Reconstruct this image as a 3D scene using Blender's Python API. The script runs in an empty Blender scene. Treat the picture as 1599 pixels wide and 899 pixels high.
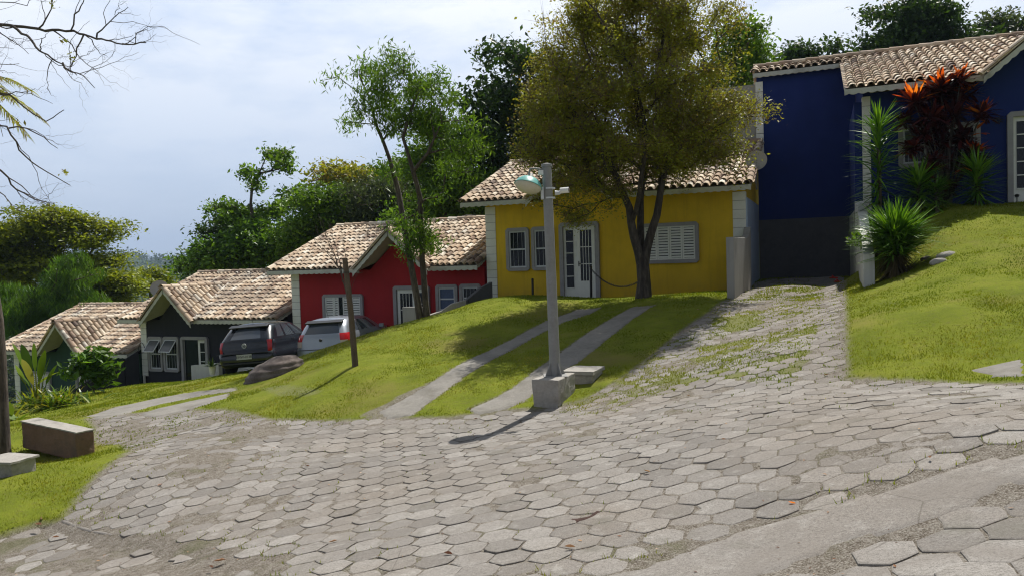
import bpy, bmesh, math, random
import numpy as np
from mathutils import Vector, Matrix
R = math.radians
rng = np.random.default_rng(7)
random.seed(7)
SC = bpy.context.scene
COL = SC.collection
EYE = 1.6
F = 1155.0
PITCH, ROLL = R(2.1), R(1.75)
# ---------------------------------------------------------------- camera frame
fwd = np.array([0, math.cos(PITCH), -math.sin(PITCH)])
up0 = np.array([0, math.sin(PITCH), math.cos(PITCH)])
rt0 = np.array([1.0, 0, 0])
cup = up0*math.cos(ROLL) + rt0*math.sin(ROLL)
crt = rt0*math.cos(ROLL) - up0*math.sin(ROLL)
CAM = np.array([0, 0, EYE])
def ray(x, y):
    return fwd + crt*(x-799.5)/F - cup*(y-449.5)/F
def P(x, y, D):
    """world point on the line of sight of a photo pixel, D metres ahead"""
    r = ray(x, y)
    return CAM + r*(D/r[1])
def L(*c):                                  # srgb 0-255 -> linear
    o = []
    for v in c:
        v /= 255.0
        o.append(v/12.92 if v <= .04045 else ((v+.055)/1.055)**2.4)
    return tuple(o)
# ---------------------------------------------------------------- object helpers
def tag(o, label=None, cat=None, group=None, kind=None):
    if label: o['label'] = label
    if cat: o['category'] = cat
    if group: o['group'] = group
    if kind: o['kind'] = kind
    return o
def empty(name, loc=(0,0,0), rz=0, parent=None):
    o = bpy.data.objects.new(name, None); COL.objects.link(o)
    o.location = loc; o.rotation_euler = (0,0,rz); o.empty_display_size = .2
    if parent: o.parent = parent
    return o
class MB:
    """collects faces; arrays of quads / tris / ngons, one random value per piece"""
    def __init__(s): s.v=[]; s.n=0; s.f=[]; s.r=[]
    def add(s, verts, faces, r=None):
        verts = np.asarray(verts, float).reshape(-1,3)
        b = s.n; s.v.append(verts); s.n += len(verts)
        if r is None: r = random.random()
        if isinstance(faces, np.ndarray):
            s.f.append(faces+b)
            s.r.append(np.broadcast_to(np.asarray(r, float), (len(faces),)).copy())
        else:
            for f in faces:
                s.f.append(np.array([f])+b); s.r.append(np.array([r], float))
    def box(s, a, b, rz=0, c=None, r=None, M=None):
        x0,y0,z0=a; x1,y1,z1=b
        v=np.array([(x,y,z) for z in (z0,z1) for y in (y0,y1) for x in (x0,x1)],float)
        if M is not None: v = v@np.asarray(M)[:3,:3].T + np.asarray(M)[:3,3]
        q=np.array([(0,2,3,1),(4,5,7,6),(0,1,5,4),(2,6,7,3),(0,4,6,2),(1,3,7,5)])
        s.add(v,q,r)
    def prism(s, pts, vec, r=None):
        """polygon (list of 3d pts) extruded along vec"""
        p=np.asarray(pts,float); n=len(p)
        # make winding consistent with outward normals
        nn=np.zeros(3)
        for i in range(n): nn+=np.cross(p[i],p[(i+1)%n])
        if np.dot(nn,vec)>0: p=p[::-1]
        v=np.vstack([p,p+np.asarray(vec,float)])
        fs=[tuple(range(n)), tuple(range(2*n-1,n-1,-1))]
        for i in range(n):
            j=(i+1)%n; fs.append((j,i,i+n,j+n))
        s.add(v,fs,r)
    def tube(s, pts, rad, k=8, cap=True, r=None):
        pts=[np.asarray(p,float) for p in pts]; n=len(pts)
        rad=[rad]*n if np.isscalar(rad) else rad
        vs=[]; prev=None
        for i,p in enumerate(pts):
            t=(pts[min(i+1,n-1)]-pts[max(i-1,0)]); t/=np.linalg.norm(t)+1e-9
            if prev is None:
                a=np.array([0,0,1.]) if abs(t[2])<.9 else np.array([1.,0,0])
                u=np.cross(t,a)
            else: u=prev-t*np.dot(prev,t)
            u/=np.linalg.norm(u)+1e-9; prev=u; w=np.cross(t,u)
            for j in range(k):
                a=2*math.pi*j/k; vs.append(p+rad[i]*(math.cos(a)*u+math.sin(a)*w))
        fs=[]
        for i in range(n-1):
            for j in range(k):
                fs.append((i*k+j,i*k+(j+1)%k,(i+1)*k+(j+1)%k,(i+1)*k+j))
        s.add(vs,np.array(fs),r)
        if cap:
            s.add(vs[:k],[tuple(range(k))[::-1]],r); s.add(vs[-k:],[tuple(range(k))],r)
    def lathe(s, prof, c=(0,0,0), k=24, M=None, r=None, cap=False):
        vs=[]
        for (rr,z) in prof:
            for j in range(k):
                a=2*math.pi*j/k; vs.append((rr*math.cos(a),rr*math.sin(a),z))
        vs=np.array(vs)
        if M is not None: vs=vs@np.asarray(M)[:3,:3].T
        vs=vs+np.asarray(c)
        fs=[]
        for i in range(len(prof)-1):
            for j in range(k): fs.append((i*k+j,i*k+(j+1)%k,(i+1)*k+(j+1)%k,(i+1)*k+j))
        s.add(vs,np.array(fs),r)
        if cap:
            s.add(vs[:k],[tuple(range(k))[::-1]],r); s.add(vs[-k:],[tuple(range(k))],r)
    def build(s, name, mat, parent=None, smooth=False, bevel=0, loc=None):
        V=np.vstack(s.v); used=np.zeros(len(V),bool)
        for f in s.f: used[f.ravel()]=True
        if not used.all():
            mp=np.cumsum(used)-1; V=V[used]; s.f=[mp[f] for f in s.f]
        me=bpy.data.meshes.new(name)
        sizes=np.concatenate([np.full(len(f),f.shape[1]) for f in s.f])
        loops=np.concatenate([f.ravel() for f in s.f])
        me.vertices.add(len(V)); me.vertices.foreach_set('co',V.astype(np.float32).ravel())
        me.loops.add(len(loops)); me.loops.foreach_set('vertex_index',loops.astype(np.int32))
        me.polygons.add(len(sizes))
        st=np.concatenate([[0],np.cumsum(sizes)[:-1]]).astype(np.int32)
        me.polygons.foreach_set('loop_start',st)
        try: me.polygons.foreach_set('loop_total',sizes.astype(np.int32))
        except Exception: pass
        me.polygons.foreach_set('use_smooth',np.full(len(sizes),bool(smooth)))
        me.update(calc_edges=True)
        at=me.attributes.new('rnd','FLOAT','FACE'); at.data.foreach_set('value',np.concatenate(s.r).astype(np.float32))
        me.materials.append(mat)
        o=bpy.data.objects.new(name,me); COL.objects.link(o)
        if parent: o.parent=parent
        if loc is not None: o.location=loc
        if bevel:
            m=o.modifiers.new('b','BEVEL'); m.width=bevel; m.segments=2; m.limit_method='ANGLE'; m.angle_limit=R(40)
        return o
def recenter(o):
    """put a mesh object's origin at the base of its geometry"""
    me=o.data; n=len(me.vertices); a=np.empty(n*3,np.float32); me.vertices.foreach_get('co',a); a=a.reshape(-1,3)
    c=(a.min(0)+a.max(0))/2; c[2]=a[:,2].min(); a-=c
    me.vertices.foreach_set('co',a.ravel()); me.update(); o.location=c
    return o
# ---------------------------------------------------------------- materials
def nt(name):
    m=bpy.data.materials.new(name); m.use_nodes=True; t=m.node_tree; t.nodes.clear()
    out=t.nodes.new('ShaderNodeOutputMaterial'); b=t.nodes.new('ShaderNodeBsdfPrincipled')
    t.links.new(b.outputs[0],out.inputs[0]); return m,t,b,out
def ramp(t, fac, stops):
    r=t.nodes.new('ShaderNodeValToRGB'); e=r.color_ramp.elements
    while len(e)<len(stops): e.new(.5)
    for k,(p,c) in zip(e,stops): k.position=p; k.color=(*c,1) if len(c)==3 else c
    t.links.new(fac,r.inputs[0]); return r.outputs[0]
def noise(t, scale, detail=4, rough=.6, vec=None, dist=0):
    n=t.nodes.new('ShaderNodeTexNoise'); n.inputs['Scale'].default_value=scale; n.inputs['Detail'].default_value=detail
    n.inputs['Roughness'].default_value=rough; n.inputs['Distortion'].default_value=dist
    if vec: t.links.new(vec,n.inputs['Vector'])
    return n.outputs['Fac']
def mixc(t, fac, a, b, mode='MIX'):
    m=t.nodes.new('ShaderNodeMix'); m.data_type='RGBA'; m.blend_type=mode
    for sck,val in ((m.inputs[0],fac),(m.inputs[6],a),(m.inputs[7],b)):
        if isinstance(val,(int,float)): sck.default_value=val
        elif isinstance(val,tuple): sck.default_value=(*val,1) if len(val)==3 else val
        else: t.links.new(val,sck)
    return m.outputs[2]
def math_(t, op, a, b=0):
    m=t.nodes.new('ShaderNodeMath'); m.operation=op
    for i,v in enumerate((a,b)):
        if isinstance(v,(int,float)): m.inputs[i].default_value=v
        else: t.links.new(v,m.inputs[i])
    return m.outputs[0]
def mapr(t,v,a,b,c=0,d=1):
    m=t.nodes.new('ShaderNodeMapRange'); t.links.new(v,m.inputs[0])
    for i,k in enumerate((a,b,c,d)): m.inputs[i+1].default_value=k
    return m.outputs[0]
def attr(t,name):
    a=t.nodes.new('ShaderNodeAttribute'); a.attribute_name=name; return a.outputs['Fac']
def pos(t):
    g=t.nodes.new('ShaderNodeNewGeometry'); return g.outputs['Position']
def objc(t):
    g=t.nodes.new('ShaderNodeTexCoord'); return g.outputs['Object']
def bump(t,b,h,strength=.3,dist=.02):
    n=t.nodes.new('ShaderNodeBump'); n.inputs['Strength'].default_value=strength; n.inputs['Distance'].default_value=dist
    t.links.new(h,n.inputs['Height']); t.links.new(n.outputs[0],b.inputs['Normal'])
def simple(name, col, rough=.7, metal=0, var=.15, scale=6, bmp=.0, bscale=60, dirt=None, dscale=2.5, damt=.5, rndv=0, spec=None):
    """base colour broken by fine and broad noise, optional stains"""
    m,t,b,out=nt(name); p=objc(t)
    n1=noise(t,scale,5,.65,p); n2=noise(t,scale*7,3,.6,p)
    f=math_(t,'ADD',math_(t,'MULTIPLY',n1,.6),math_(t,'MULTIPLY',n2,.4))
    lo=tuple(c*(1-var) for c in col); hi=tuple(min(1,c*(1+var)) for c in col)
    c=ramp(t,f,[(.3,lo),(.7,hi)])
    if dirt is not None:
        d=noise(t,dscale,6,.7,p)
        c=mixc(t,mapr(t,d,.5,.72,0,damt),c,dirt)
    if rndv:
        a=attr(t,'rnd'); c=mixc(t,1.0,c,ramp(t,a,[(0,(1-rndv,)*3),(1,(1,)*3)]),'MULTIPLY')
    t.links.new(c,b.inputs['Base Color']); b.inputs['Roughness'].default_value=rough; b.inputs['Metallic'].default_value=metal
    if spec is not None: b.inputs['Specular IOR Level'].default_value=spec
    if bmp: bump(t,b,noise(t,bscale,5,.65,p),bmp,.01)
    return m
M={}
def stucco(name,col,damp,streak):
    m,t,b,out=nt(name); p=objc(t)
    n1=noise(t,1.3,5,.6,p); c=ramp(t,n1,[(.3,tuple(x*.86 for x in col)),(.5,col),(.7,tuple(min(1,x*1.10+.004) for x in col))])
    mp=t.nodes.new('ShaderNodeMapping'); mp.inputs['Scale'].default_value=(7,7,.55); t.links.new(p,mp.inputs[0])
    st=noise(t,1.0,5,.65,mp.outputs[0]); c=mixc(t,mapr(t,st,.50,.70,0,.42),c,streak)
    sp=t.nodes.new('ShaderNodeSeparateXYZ'); t.links.new(p,sp.inputs[0])
    low=mapr(t,sp.outputs['Z'],-.2,.85,1,0); w_=math_(t,'MULTIPLY',low,mapr(t,noise(t,2.6,6,.7,p),.35,.62,.15,1)); c=mixc(t,math_(t,'MULTIPLY',w_,.75),c,damp)
    n4=noise(t,5,6,.75,p); c=mixc(t,mapr(t,n4,.60,.75,0,.35),c,damp)
    t.links.new(c,b.inputs['Base Color']); b.inputs['Roughness'].default_value=.85; bump(t,b,noise(t,80,4,.7,p),.3,.01); return m
M['white']=simple('white_paint',(.72,.72,.68),.6,var=.06,bmp=.15,dirt=(.42,.40,.34),dscale=1.7,damt=.35)
M['fascia']=simple('weathered_fascia_paint',(.50,.50,.46),.75,var=.12,bmp=.25,dirt=(.20,.18,.14),dscale=1.3,damt=.7)
M['trimgrey']=simple('grey_trim',(.30,.29,.30),.75,var=.12,bmp=.25,dirt=(.17,.16,.15),damt=.4)
M['yellow']=stucco('yellow_stucco',(.70,.455,.014),(0.3, 0.2, 0.03),(0.48, 0.29, 0.012))
M['red']=stucco('red_stucco',(.33,.008,.012),(0.14, 0.015, 0.014),(0.25, 0.01, 0.012))
M['black']=stucco('charcoal_stucco',(.013,.014,.021),(0.035, 0.034, 0.034),(0.028, 0.028, 0.034))
M['green']=stucco('dark_green_stucco',(.014,.052,.036),(0.02, 0.03, 0.022),(0.014, 0.03, 0.024))
M['blue']=stucco('blue_stucco',(.0008,.016,.13),(0.004, 0.014, 0.09),(0.002, 0.015, 0.14))
M['paleblue']=simple('pale_blue_wall',(.36,.44,.56),.85,var=.08,bmp=.2,dirt=(.3,.33,.36),damt=.5)
M['render']=stucco('grey_render',(.30,.29,.27),(0.1, 0.1, 0.08),(0.2, 0.19, 0.17))
M['darkrender']=simple('dark_grey_render',(.085,.085,.09),.9,var=.15,scale=2,bmp=.4,dirt=(.05,.05,.05),damt=.5)
M['parapet']=stucco('white_parapet_render',(.55,.55,.52),(0.16, 0.155, 0.12),(0.3, 0.29, 0.26))
M['glass']=simple('dark_glass',(.008,.010,.014),.08,var=.2,spec=.35)
M['curtain']=simple('blue_curtain',(.05,.08,.16),.5,var=.4,scale=14)
M['wood_soffit']=simple('pale_soffit',(.46,.44,.36),.8,var=.12,bmp=.2,dirt=(.3,.27,.2),damt=.4)
M['iron']=simple('dark_iron',(.03,.03,.032),.55,metal=.4,var=.3)
M['whitemetal']=simple('white_metal',(.55,.57,.59),.45,var=.05)
M['galv']=simple('weathered_grey_pole',(.24,.24,.235),.62,metal=.15,var=.16,scale=4,bmp=.25,dirt=(.19,.18,.16),dscale=3,damt=.6)
M['teal']=simple('teal_enamel',(.13,.40,.36),.35,var=.1,dirt=(.18,.30,.27),damt=.5)
M['diffuser']=simple('aged_lamp_glass',(.52,.49,.40),.25,var=.1,dirt=(.35,.3,.22),damt=.5)
M['conc']=simple('old_concrete',(.33,.31,.28),.92,var=.2,scale=3.5,bmp=.8,bscale=30,dirt=(.12,.115,.10),dscale=2.2,damt=.75)
M['concside']=simple('reddish_concrete',(.17,.10,.065),.95,var=.25,scale=3.5,bmp=.8,bscale=30,dirt=(.07,.06,.05),dscale=2.2,damt=.8)
M['strip']=simple('concrete_strip',(.21,.197,.175),.92,var=.25,scale=2.5,bmp=1.0,bscale=35,dirt=(.12,.11,.085),dscale=1.6,damt=.85)
M['rock']=simple('brown_boulder',(.11,.088,.078),.95,var=.45,scale=3,bmp=1.0,bscale=14,dirt=(.22,.19,.16),dscale=5,damt=.6)
M['bark']=simple('brown_bark',(.075,.058,.045),.95,var=.45,scale=5,bmp=1.0,bscale=22,dirt=(.15,.13,.11),dscale=4,damt=.5)
M['barkdark']=simple('dark_bark',(.045,.038,.033),.95,var=.4,scale=7,bmp=1.0,bscale=25)
M['gapsoil']=simple('dark_red_soil',(.045,.022,.016),1,var=.5,scale=12,bmp=1,bscale=40)
M['twig']=simple('brown_twig',(.15,.105,.075),.95,var=.3)
M['barkgrey']=simple('grey_twig_bark',(.085,.07,.062),.95,var=.35,scale=9,bmp=.6,bscale=25)
M['oldwood']=simple('weathered_wood',(.105,.075,.052),.9,var=.4,scale=5,bmp=.8,bscale=40)
M['terracotta']=simple('terracotta',(.35,.12,.06),.8,var=.2)
M['redthing']=simple('red_rubber',(.55,.035,.02),.5,var=.2)
M['mesh']=simple('dish_grey',(.34,.33,.31),.7,var=.12,dirt=(.2,.17,.14),damt=.5)
def leafmat(name, stops, trans=.45, rough=.45, spec=.35, clump=(.6,1.25), cscale=1.4):
    m,t,b,out=nt(name)
    c=ramp(t,attr(t,'rnd'),stops)
    n=noise(t,cscale,3,.5,pos(t))
    c=mixc(t,1.0,c,ramp(t,n,[(.32,(clump[0],)*3),(.68,(clump[1],)*3)]),'MULTIPLY')
    t.links.new(c,b.inputs['Base Color']); b.inputs['Roughness'].default_value=rough; b.inputs['Specular IOR Level'].default_value=spec
    tr=t.nodes.new('ShaderNodeBsdfTranslucent'); mx=t.nodes.new('ShaderNodeMixShader'); mx.inputs[0].default_value=trans
    c2=mixc(t,1.0,c,(1.25,1.15,.45),'MULTIPLY')
    t.links.new(c2,tr.inputs[0]); t.links.new(b.outputs[0],mx.inputs[1]); t.links.new(tr.outputs[0],mx.inputs[2]); t.links.new(mx.outputs[0],out.inputs[0])
    return m
def barkmat(name,col,hi):
    m,t,b,out=nt(name); p=objc(t); mp=t.nodes.new('ShaderNodeMapping'); mp.inputs['Scale'].default_value=(14,14,2.2); t.links.new(p,mp.inputs[0])
    n1=noise(t,1.0,6,.7,mp.outputs[0],.6); n2=noise(t,3,5,.7,p); c=ramp(t,n1,[(.35,tuple(x*.35 for x in col)),(.52,col),(.68,hi)]); c=mixc(t,mapr(t,n2,.5,.7,0,.45),c,hi)
    t.links.new(c,b.inputs['Base Color']); b.inputs['Roughness'].default_value=.95; bump(t,b,n1,1.0,.03); return m
M['bark']=barkmat('brown_bark',(.075,.058,.045),(.16,.135,.11)); M['barkdark']=barkmat('dark_bark',(.05,.040,.033),(.11,.09,.075)); M['leaf_mid']=leafmat('mid_green_leaf',[(0,(.04,.10,.010)),(.5,(.08,.18,.018)),(1,(.15,.28,.03))])
M['leaf_bright']=leafmat('bright_green_leaf',[(0,(.06,.13,.012)),(.5,(.11,.22,.02)),(1,(.18,.31,.035))])
M['leaf_dark']=leafmat('dark_green_leaf',[(0,(.02,.05,.010)),(.6,(.04,.088,.018)),(1,(.075,.14,.03))],trans=.35)
M['leaf_olive']=leafmat('olive_leaf',[(0,(.19,.13,.045)),(.22,(.225,.19,.04)),(.55,(.225,.26,.032)),(1,(.37,.39,.05))],trans=.45,cscale=.9,clump=(.75,1.2))
M['leaf_ygreen']=leafmat('yellow_green_leaf',[(0,(.09,.135,.010)),(.5,(.19,.245,.018)),(1,(.32,.36,.03))],cscale=.8)
M['leaf_grey']=leafmat('grey_green_leaf',[(0,(.04,.065,.035)),(1,(.09,.13,.07))])
M['leaf_far']=leafmat('far_forest_leaf',[(0,(.02,.04,.012)),(1,(.05,.085,.025))],cscale=.15)
M['yucca']=leafmat('yucca_leaf',[(0,(.03,.09,.008)),(.5,(.08,.20,.015)),(1,(.19,.36,.025))],trans=.25,rough=.35,spec=.5,clump=(.9,1.1))
M['yuccadry']=leafmat('dry_leaf_skirt',[(0,(.05,.04,.02)),(1,(.13,.10,.05))],trans=.2)
M['cord']=leafmat('dark_red_leaf',[(0,(.03,.006,.009)),(.55,(.065,.010,.013)),(1,(.11,.02,.014))],trans=.3,rough=.35,spec=.5,clump=(.9,1.1))
M['cordtip']=leafmat('orange_leaf',[(0,(.42,.05,.015)),(.5,(.60,.13,.02)),(1,(.70,.22,.03))],trans=.5,clump=(.9,1.1))
M['banana']=leafmat('broad_leaf',[(0,(.06,.13,.012)),(.5,(.13,.22,.02)),(1,(.32,.30,.03))],trans=.45,rough=.35,clump=(.9,1.1))
M['dryleaf']=leafmat('fallen_dry_leaf',[(0,(.10,.03,.012)),(.5,(.22,.10,.04)),(1,(.40,.24,.12))],trans=.1,clump=(1,1))
# roof tiles: each tile its own tint, lichen blotches across
def tilemat(name='clay_tiles', seed=0, pale=1.0):
    m,t,b,out=nt(name); p=pos(t)
    mp=t.nodes.new('ShaderNodeVectorMath'); mp.operation='ADD'; t.links.new(p,mp.inputs[0]); mp.inputs[1].default_value=(seed*17,seed*5,0); p=mp.outputs[0]
    a=attr(t,'rnd')
    c=ramp(t,a,[(0,(.15,.10,.075)),(.12,(.27,.18,.125)),(.3,(.44,.32,.22)),(.6,(.60,.48,.35)),(.85,(.72,.62,.49)),(1,(.80,.75,.65))])
    n=noise(t,.75,7,.74,p,.8)
    c=mixc(t,mapr(t,n,.46,.60,0,.62*pale),c,(.12,.095,.085))
    n2=noise(t,22,5,.75,p)
    c=mixc(t,mapr(t,n2,.54,.70,0,.55),c,(.10,.085,.072))
    n3=noise(t,9,4,.7,p)
    c=mixc(t,mapr(t,n3,.60,.72,0,.45),c,(.52,.49,.42))
    t.links.new(c,b.inputs['Base Color']); b.inputs['Roughness'].default_value=.9
    bump(t,b,n2,.5,.01); return m
M['tile']=tilemat('clay_tiles',0,1.0)
M['tile_pale']=tilemat('pale_clay_tiles',3,.7)
M['mortar']=simple('white_mortar',(.66,.63,.58),.9,var=.15,bmp=.5,dirt=(.3,.26,.2),damt=.5)
# ================================================================= TERRAIN
DV=np.array([.922,-.387]); BV=np.array([.387,.922])       # along the row of houses / behind it
ROW=np.array([-.74,23.1])
def rowpt(s,t=0): return ROW+DV*s+BV*t
def Zr(z): return z+EYE
ctl=[]
def cp(x,y,D): ctl.append(P(x,y,D))
def cw(x,y,z): ctl.append(np.array([x,y,z+EYE]))
for a in [(1536,673,4.6),(1347,888,3.4),(1128,792,4.75),(1234,628,7.5),(626,779,6.7),(692,730,7.6),(736,817,5.5),
          (100,812,7.9),(0,899,6.4),(800,899,4.2),(1599,899,2.8),(1599,700,4.2),(1320,600,8.2),(1540,595,7.2),(1599,590,7.0),
          (1190,437,23.3),(1318,440,20.0),(1318,500,11.3),(1160,520,12.8),(1230,475,14.5),(1240,545,10.2),
          (1599,321,16.6),(1490,323,17.3),(1430,335,17.3),(1599,360,14.2),(1599,405,12.0),(1599,480,9.6),(1500,360,14.9),(1480,408,13.2),(1500,482,9.8),(1450,540,8.9),(1400,432,14.3),(1372,438,14.8),
          (765,469,20.6),(885,464,19.9),(1040,461,19.2),(1130,456,18.4),(1005,468,17.7),(1130,475,15.6),(1000,500,15.0),
          (900,488,17.6),(858,628,10.8),(700,590,12.2),(640,645,10.8),(800,607,11.4),(800,520,15.6),(930,600,11.2),(1000,560,12.3),
          (555,573,13.8),(560,528,17.4),(470,558,18.0),(620,508,18.3),(690,491,19.3),(740,473,20.0),(390,610,15.0),(345,598,17.5),(372,594,17.8),(420,640,12.2),(520,650,11.2),(450,610,13.6),
          (650,560,14.3),(300,680,10.9),(450,690,9.9),(90,712,11.7),(200,705,10.4),(30,750,9.3),(0,700,12.0),(340,625,14.2),(200,640,14.8),
          (60,650,18.0),(222,600,24.0),(120,620,21.0),(330,590,21.0),(0,660,17),(250,740,8.7),(400,800,7.0),(130,660,13.4)]: cp(*a)
for a in [(1345,438,16.5),(1332,440,18.5),(1318,455,15.5),(1318,472,13.0),(1250,445,19.0)]: cp(*a)
for s_,z_ in ((.6,-1.24),(3,-1.24),(5.5,-1.20),(7.2,-1.05),(11.6,.92),(13.2,.95),(14.8,.97)):
    q_=rowpt(s_,-.5); cw(q_[0],q_[1],z_)
for s_,t_ in ((8.3,3.2),(9.4,3.2),(10.3,3.2),(8.4,1.2),(10.0,1.2)):
    q_=rowpt(s_,t_); cw(q_[0],q_[1],-.82 if t_>2 else -.86)
# car court and house pads
for a in [(-7.6,20.6,-2.90),(-7.4,23.5,-3.05),(-5.2,21.0,-2.95),(-4.6,23.6,-3.0),(-9.5,23.5,-3.5),(-2.2,22.6,-2.3),(-10,26,-3.9),(-7,25,-3.1),(-14.5,28.2,-4.5),(-18,29,-5.2),(-21.5,31,-5.9),(-13,24.5,-3.9),(-17,23,-4.2),
          (-1.5,0.0,-1.62),(2.5,0,-1.35),(6,1.5,-.9),(9,5,-.8),(12,10,-.2),(14,15,.7),(17,17,1.1),(-6,2,-2.4),(-12,5,-3.2),(-16,12,-4.0),(-24,20,-5.8),(-12,10,-3.2),(0,-6,-1.6),(8,-5,-.6),(-9,-6,-2.8)]: cw(*a)
for k,(s0,zf) in enumerate([(-15.1,-4.85),(-7.6,-3.1),(0,-1.2),(7.8,-.8)]):
    for s in (1.5,6):
        q=rowpt(s0+s,4); cw(q[0],q[1],zf-.05)
        q=rowpt(s0+s,9); cw(q[0],q[1],zf+.2)
q=rowpt(-21,4); cw(q[0],q[1],-6.2); q=rowpt(14,4); cw(q[0],q[1],1.0); q=rowpt(14,10); cw(q[0],q[1],1.4)
q=rowpt(-30,0); cw(q[0],q[1],-7.8); q=rowpt(20,0); cw(q[0],q[1],1.6)
ctl=np.array(ctl)
def tps(a,b):
    d2=((a[:,None,:]-b[None,:,:])**2).sum(-1)+1e-9
    return .5*d2*np.log(d2)
C2=ctl[:,:2]; n=len(C2)
K=tps(C2,C2)+np.eye(n)*.10
Pm=np.hstack([np.ones((n,1)),C2]); A=np.zeros((n+3,n+3)); A[:n,:n]=K; A[:n,n:]=Pm; A[n:,:n]=Pm.T
W=np.linalg.solve(A,np.concatenate([ctl[:,2],np.zeros(3)]))
def inpoly(px,py,poly):
    poly=np.asarray(poly,float); x=np.asarray(px); y=np.asarray(py); r=np.zeros(x.shape,bool); j=len(poly)-1
    for i in range(len(poly)):
        xi,yi=poly[i]; xj,yj=poly[j]
        if yi!=yj: r^=((yi>y)!=(yj>y))&(x<(xj-xi)*(y-yi)/(yj-yi)+xi)
        j=i
    return r
def dseg(px,py,poly,closed=False):
    """distance to a polyline"""
    poly=np.asarray(poly,float); best=np.full(np.shape(px),1e9)
    m=len(poly)-(0 if closed else 1)
    for i in range(m):
        a=poly[i]; b=poly[(i+1)%len(poly)]; ab=b-a; l=(ab**2).sum()+1e-12
        t=np.clip(((px-a[0])*ab[0]+(py-a[1])*ab[1])/l,0,1)
        best=np.minimum(best,np.hypot(px-a[0]-t*ab[0],py-a[1]-t*ab[1]))
    return best
def vnoise(x,y,s,seed=0):
    """smooth value noise"""
    x=np.asarray(x)/s+seed*13.7; y=np.asarray(y)/s+seed*7.3
    xi=np.floor(x).astype(int); yi=np.floor(y).astype(int); fx=x-xi; fy=y-yi; fx=fx*fx*(3-2*fx); fy=fy*fy*(3-2*fy)
    def h(a,b):
        v=np.sin(a*127.1+b*311.7+seed*74.7)*43758.5453; return v-np.floor(v)
    return (h(xi,yi)*(1-fx)+h(xi+1,yi)*fx)*(1-fy)+(h(xi,yi+1)*(1-fx)+h(xi+1,yi+1)*fx)*fy
def hz_base(x,y):
    x=np.asarray(x,float).ravel(); y=np.asarray(y,float).ravel(); out=np.empty(len(x))
    for i in range(0,len(x),20000):
        q=np.stack([x[i:i+20000],y[i:i+20000]],1); out[i:i+20000]=tps(q,C2)@W[:n]+W[n]+q@W[n+1:n+3]
    return out
def far_h(x,y):
    r=np.hypot(x,y); th=np.arctan2(x,y)
    base=-9+.11*np.clip(x,-60,60)+.10*np.clip(y,0,60)*(x>-30)
    ridge=60*np.exp(-((r-1400)/330)**2)*(.75+.25*np.sin(th*9+1)+.12*np.sin(th*23))
    ridge2=150*np.exp(-((r-3300)/700)**2)*(.75+.2*np.sin(th*7+2.2)+.1*np.sin(th*19))
    return base+ridge+ridge2+(vnoise(x,y,60,3)-.5)*9*np.clip((r-150)/300,0,1)-12*np.clip((r-60)/150,0,1)+EYE
def hz(x,y):
    sh=np.shape(x); x=np.asarray(x,float).ravel(); y=np.asarray(y,float).ravel()
    cx=np.clip(x,-30,24); cy=np.clip(y,-8,38)
    h=hz_base(cx,cy)
    d=np.hypot(x-cx,y-cy); w=np.clip(d/35,0,1); w=w*w*(3-2*w)
    return (h*(1-w)+far_h(x,y)*w).reshape(sh)
def gp(px,py,dmax=60):
    """photo pixel -> ground point (first hit along the sight line)"""
    r=ray(px,py); r=r/r[1]; ds=np.arange(1.5,dmax,.05)
    pts=CAM+ds[:,None]*r; h=hz_base(pts[:,0],pts[:,1]); k=np.argmax(pts[:,2]<h)
    return pts[k]
def gpoly(l): return [tuple(gp(*p)[:2]) for p in l]
# ---- zones drawn on the ground
PAVE=gpoly([(100,812),(150,745),(205,706),(190,694),(148,690),(150,668),(135,655),(200,646),(290,640),(350,640),(420,655),(540,657),(610,655),(700,652),(800,640),(830,640),(905,628),(960,600),(1000,570),(1060,520),(1110,487),(1150,462),(1175,445),(1200,438)])\
    +[tuple(rowpt(8.6,3.6)),tuple(rowpt(10.2,3.6))]+gpoly([(1318,440),(1319,500),(1320,592),(1450,596),(1599,598)])+[(8.5,6.6),(9,4),(6.5,2.5)]
BANDU=gpoly([(1000,883),(1177,822),(1400,762),(1599,701)]); BANDL=gpoly([(1222,894),(1328,854),(1480,802),(1599,764)])
def ext(a,b,l):
    a=np.array(a);b=np.array(b);d=(b-a)/np.linalg.norm(b-a);return tuple(b+d*l)
BAND=[ext(BANDU[1],BANDU[0],2.5)]+BANDU+[ext(BANDU[-2],BANDU[-1],6)]+[ext(BANDL[-2],BANDL[-1],6)]+BANDL[::-1]+[ext(BANDL[1],BANDL[0],1.6)]
CURB=gpoly([(100,812),(135,826),(170,833),(233,840),(333,860),(430,885)])
PAVE=PAVE+[BAND[len(BANDU)+1]]+BANDU[::-1]+[BAND[0]]+CURB[::-1]
LOWER=CURB+[BAND[-1]]+BANDL+[BAND[len(BANDU)+2],(9,1),(5,-2),(-2,-2),(-9,2),(-9,6.0)]+gpoly([(0,835),(60,815)])
STRIPS=[gpoly([(940,481),(900,484),(850,503),(800,530),(735,560),(683,592),(640,618),(590,645),(605,656),(645,650),(660,638),(724,592),(773,561),(830,530),(880,505),(925,489)]),
        gpoly([(1025,477),(985,481),(900,532),(850,568),(803,604),(775,622),(735,640),(745,650),(790,640),(828,622),(846,600),(905,566),(950,530)]),
        gpoly([(367,606),(311,611),(250,621),(180,636),(134,651),(150,656),(200,645),(260,630),(320,618),(372,611)]),
        gpoly([(360,614),(300,626),(246,638),(215,648),(240,652),(300,640),(356,622)])]
SOILY=gpoly([(690,590),(560,652),(600,658),(655,640),(700,600)])
SOIL2=gpoly([(408,606),(440,602),(478,606),(505,613),(480,621),(430,619)])
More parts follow.
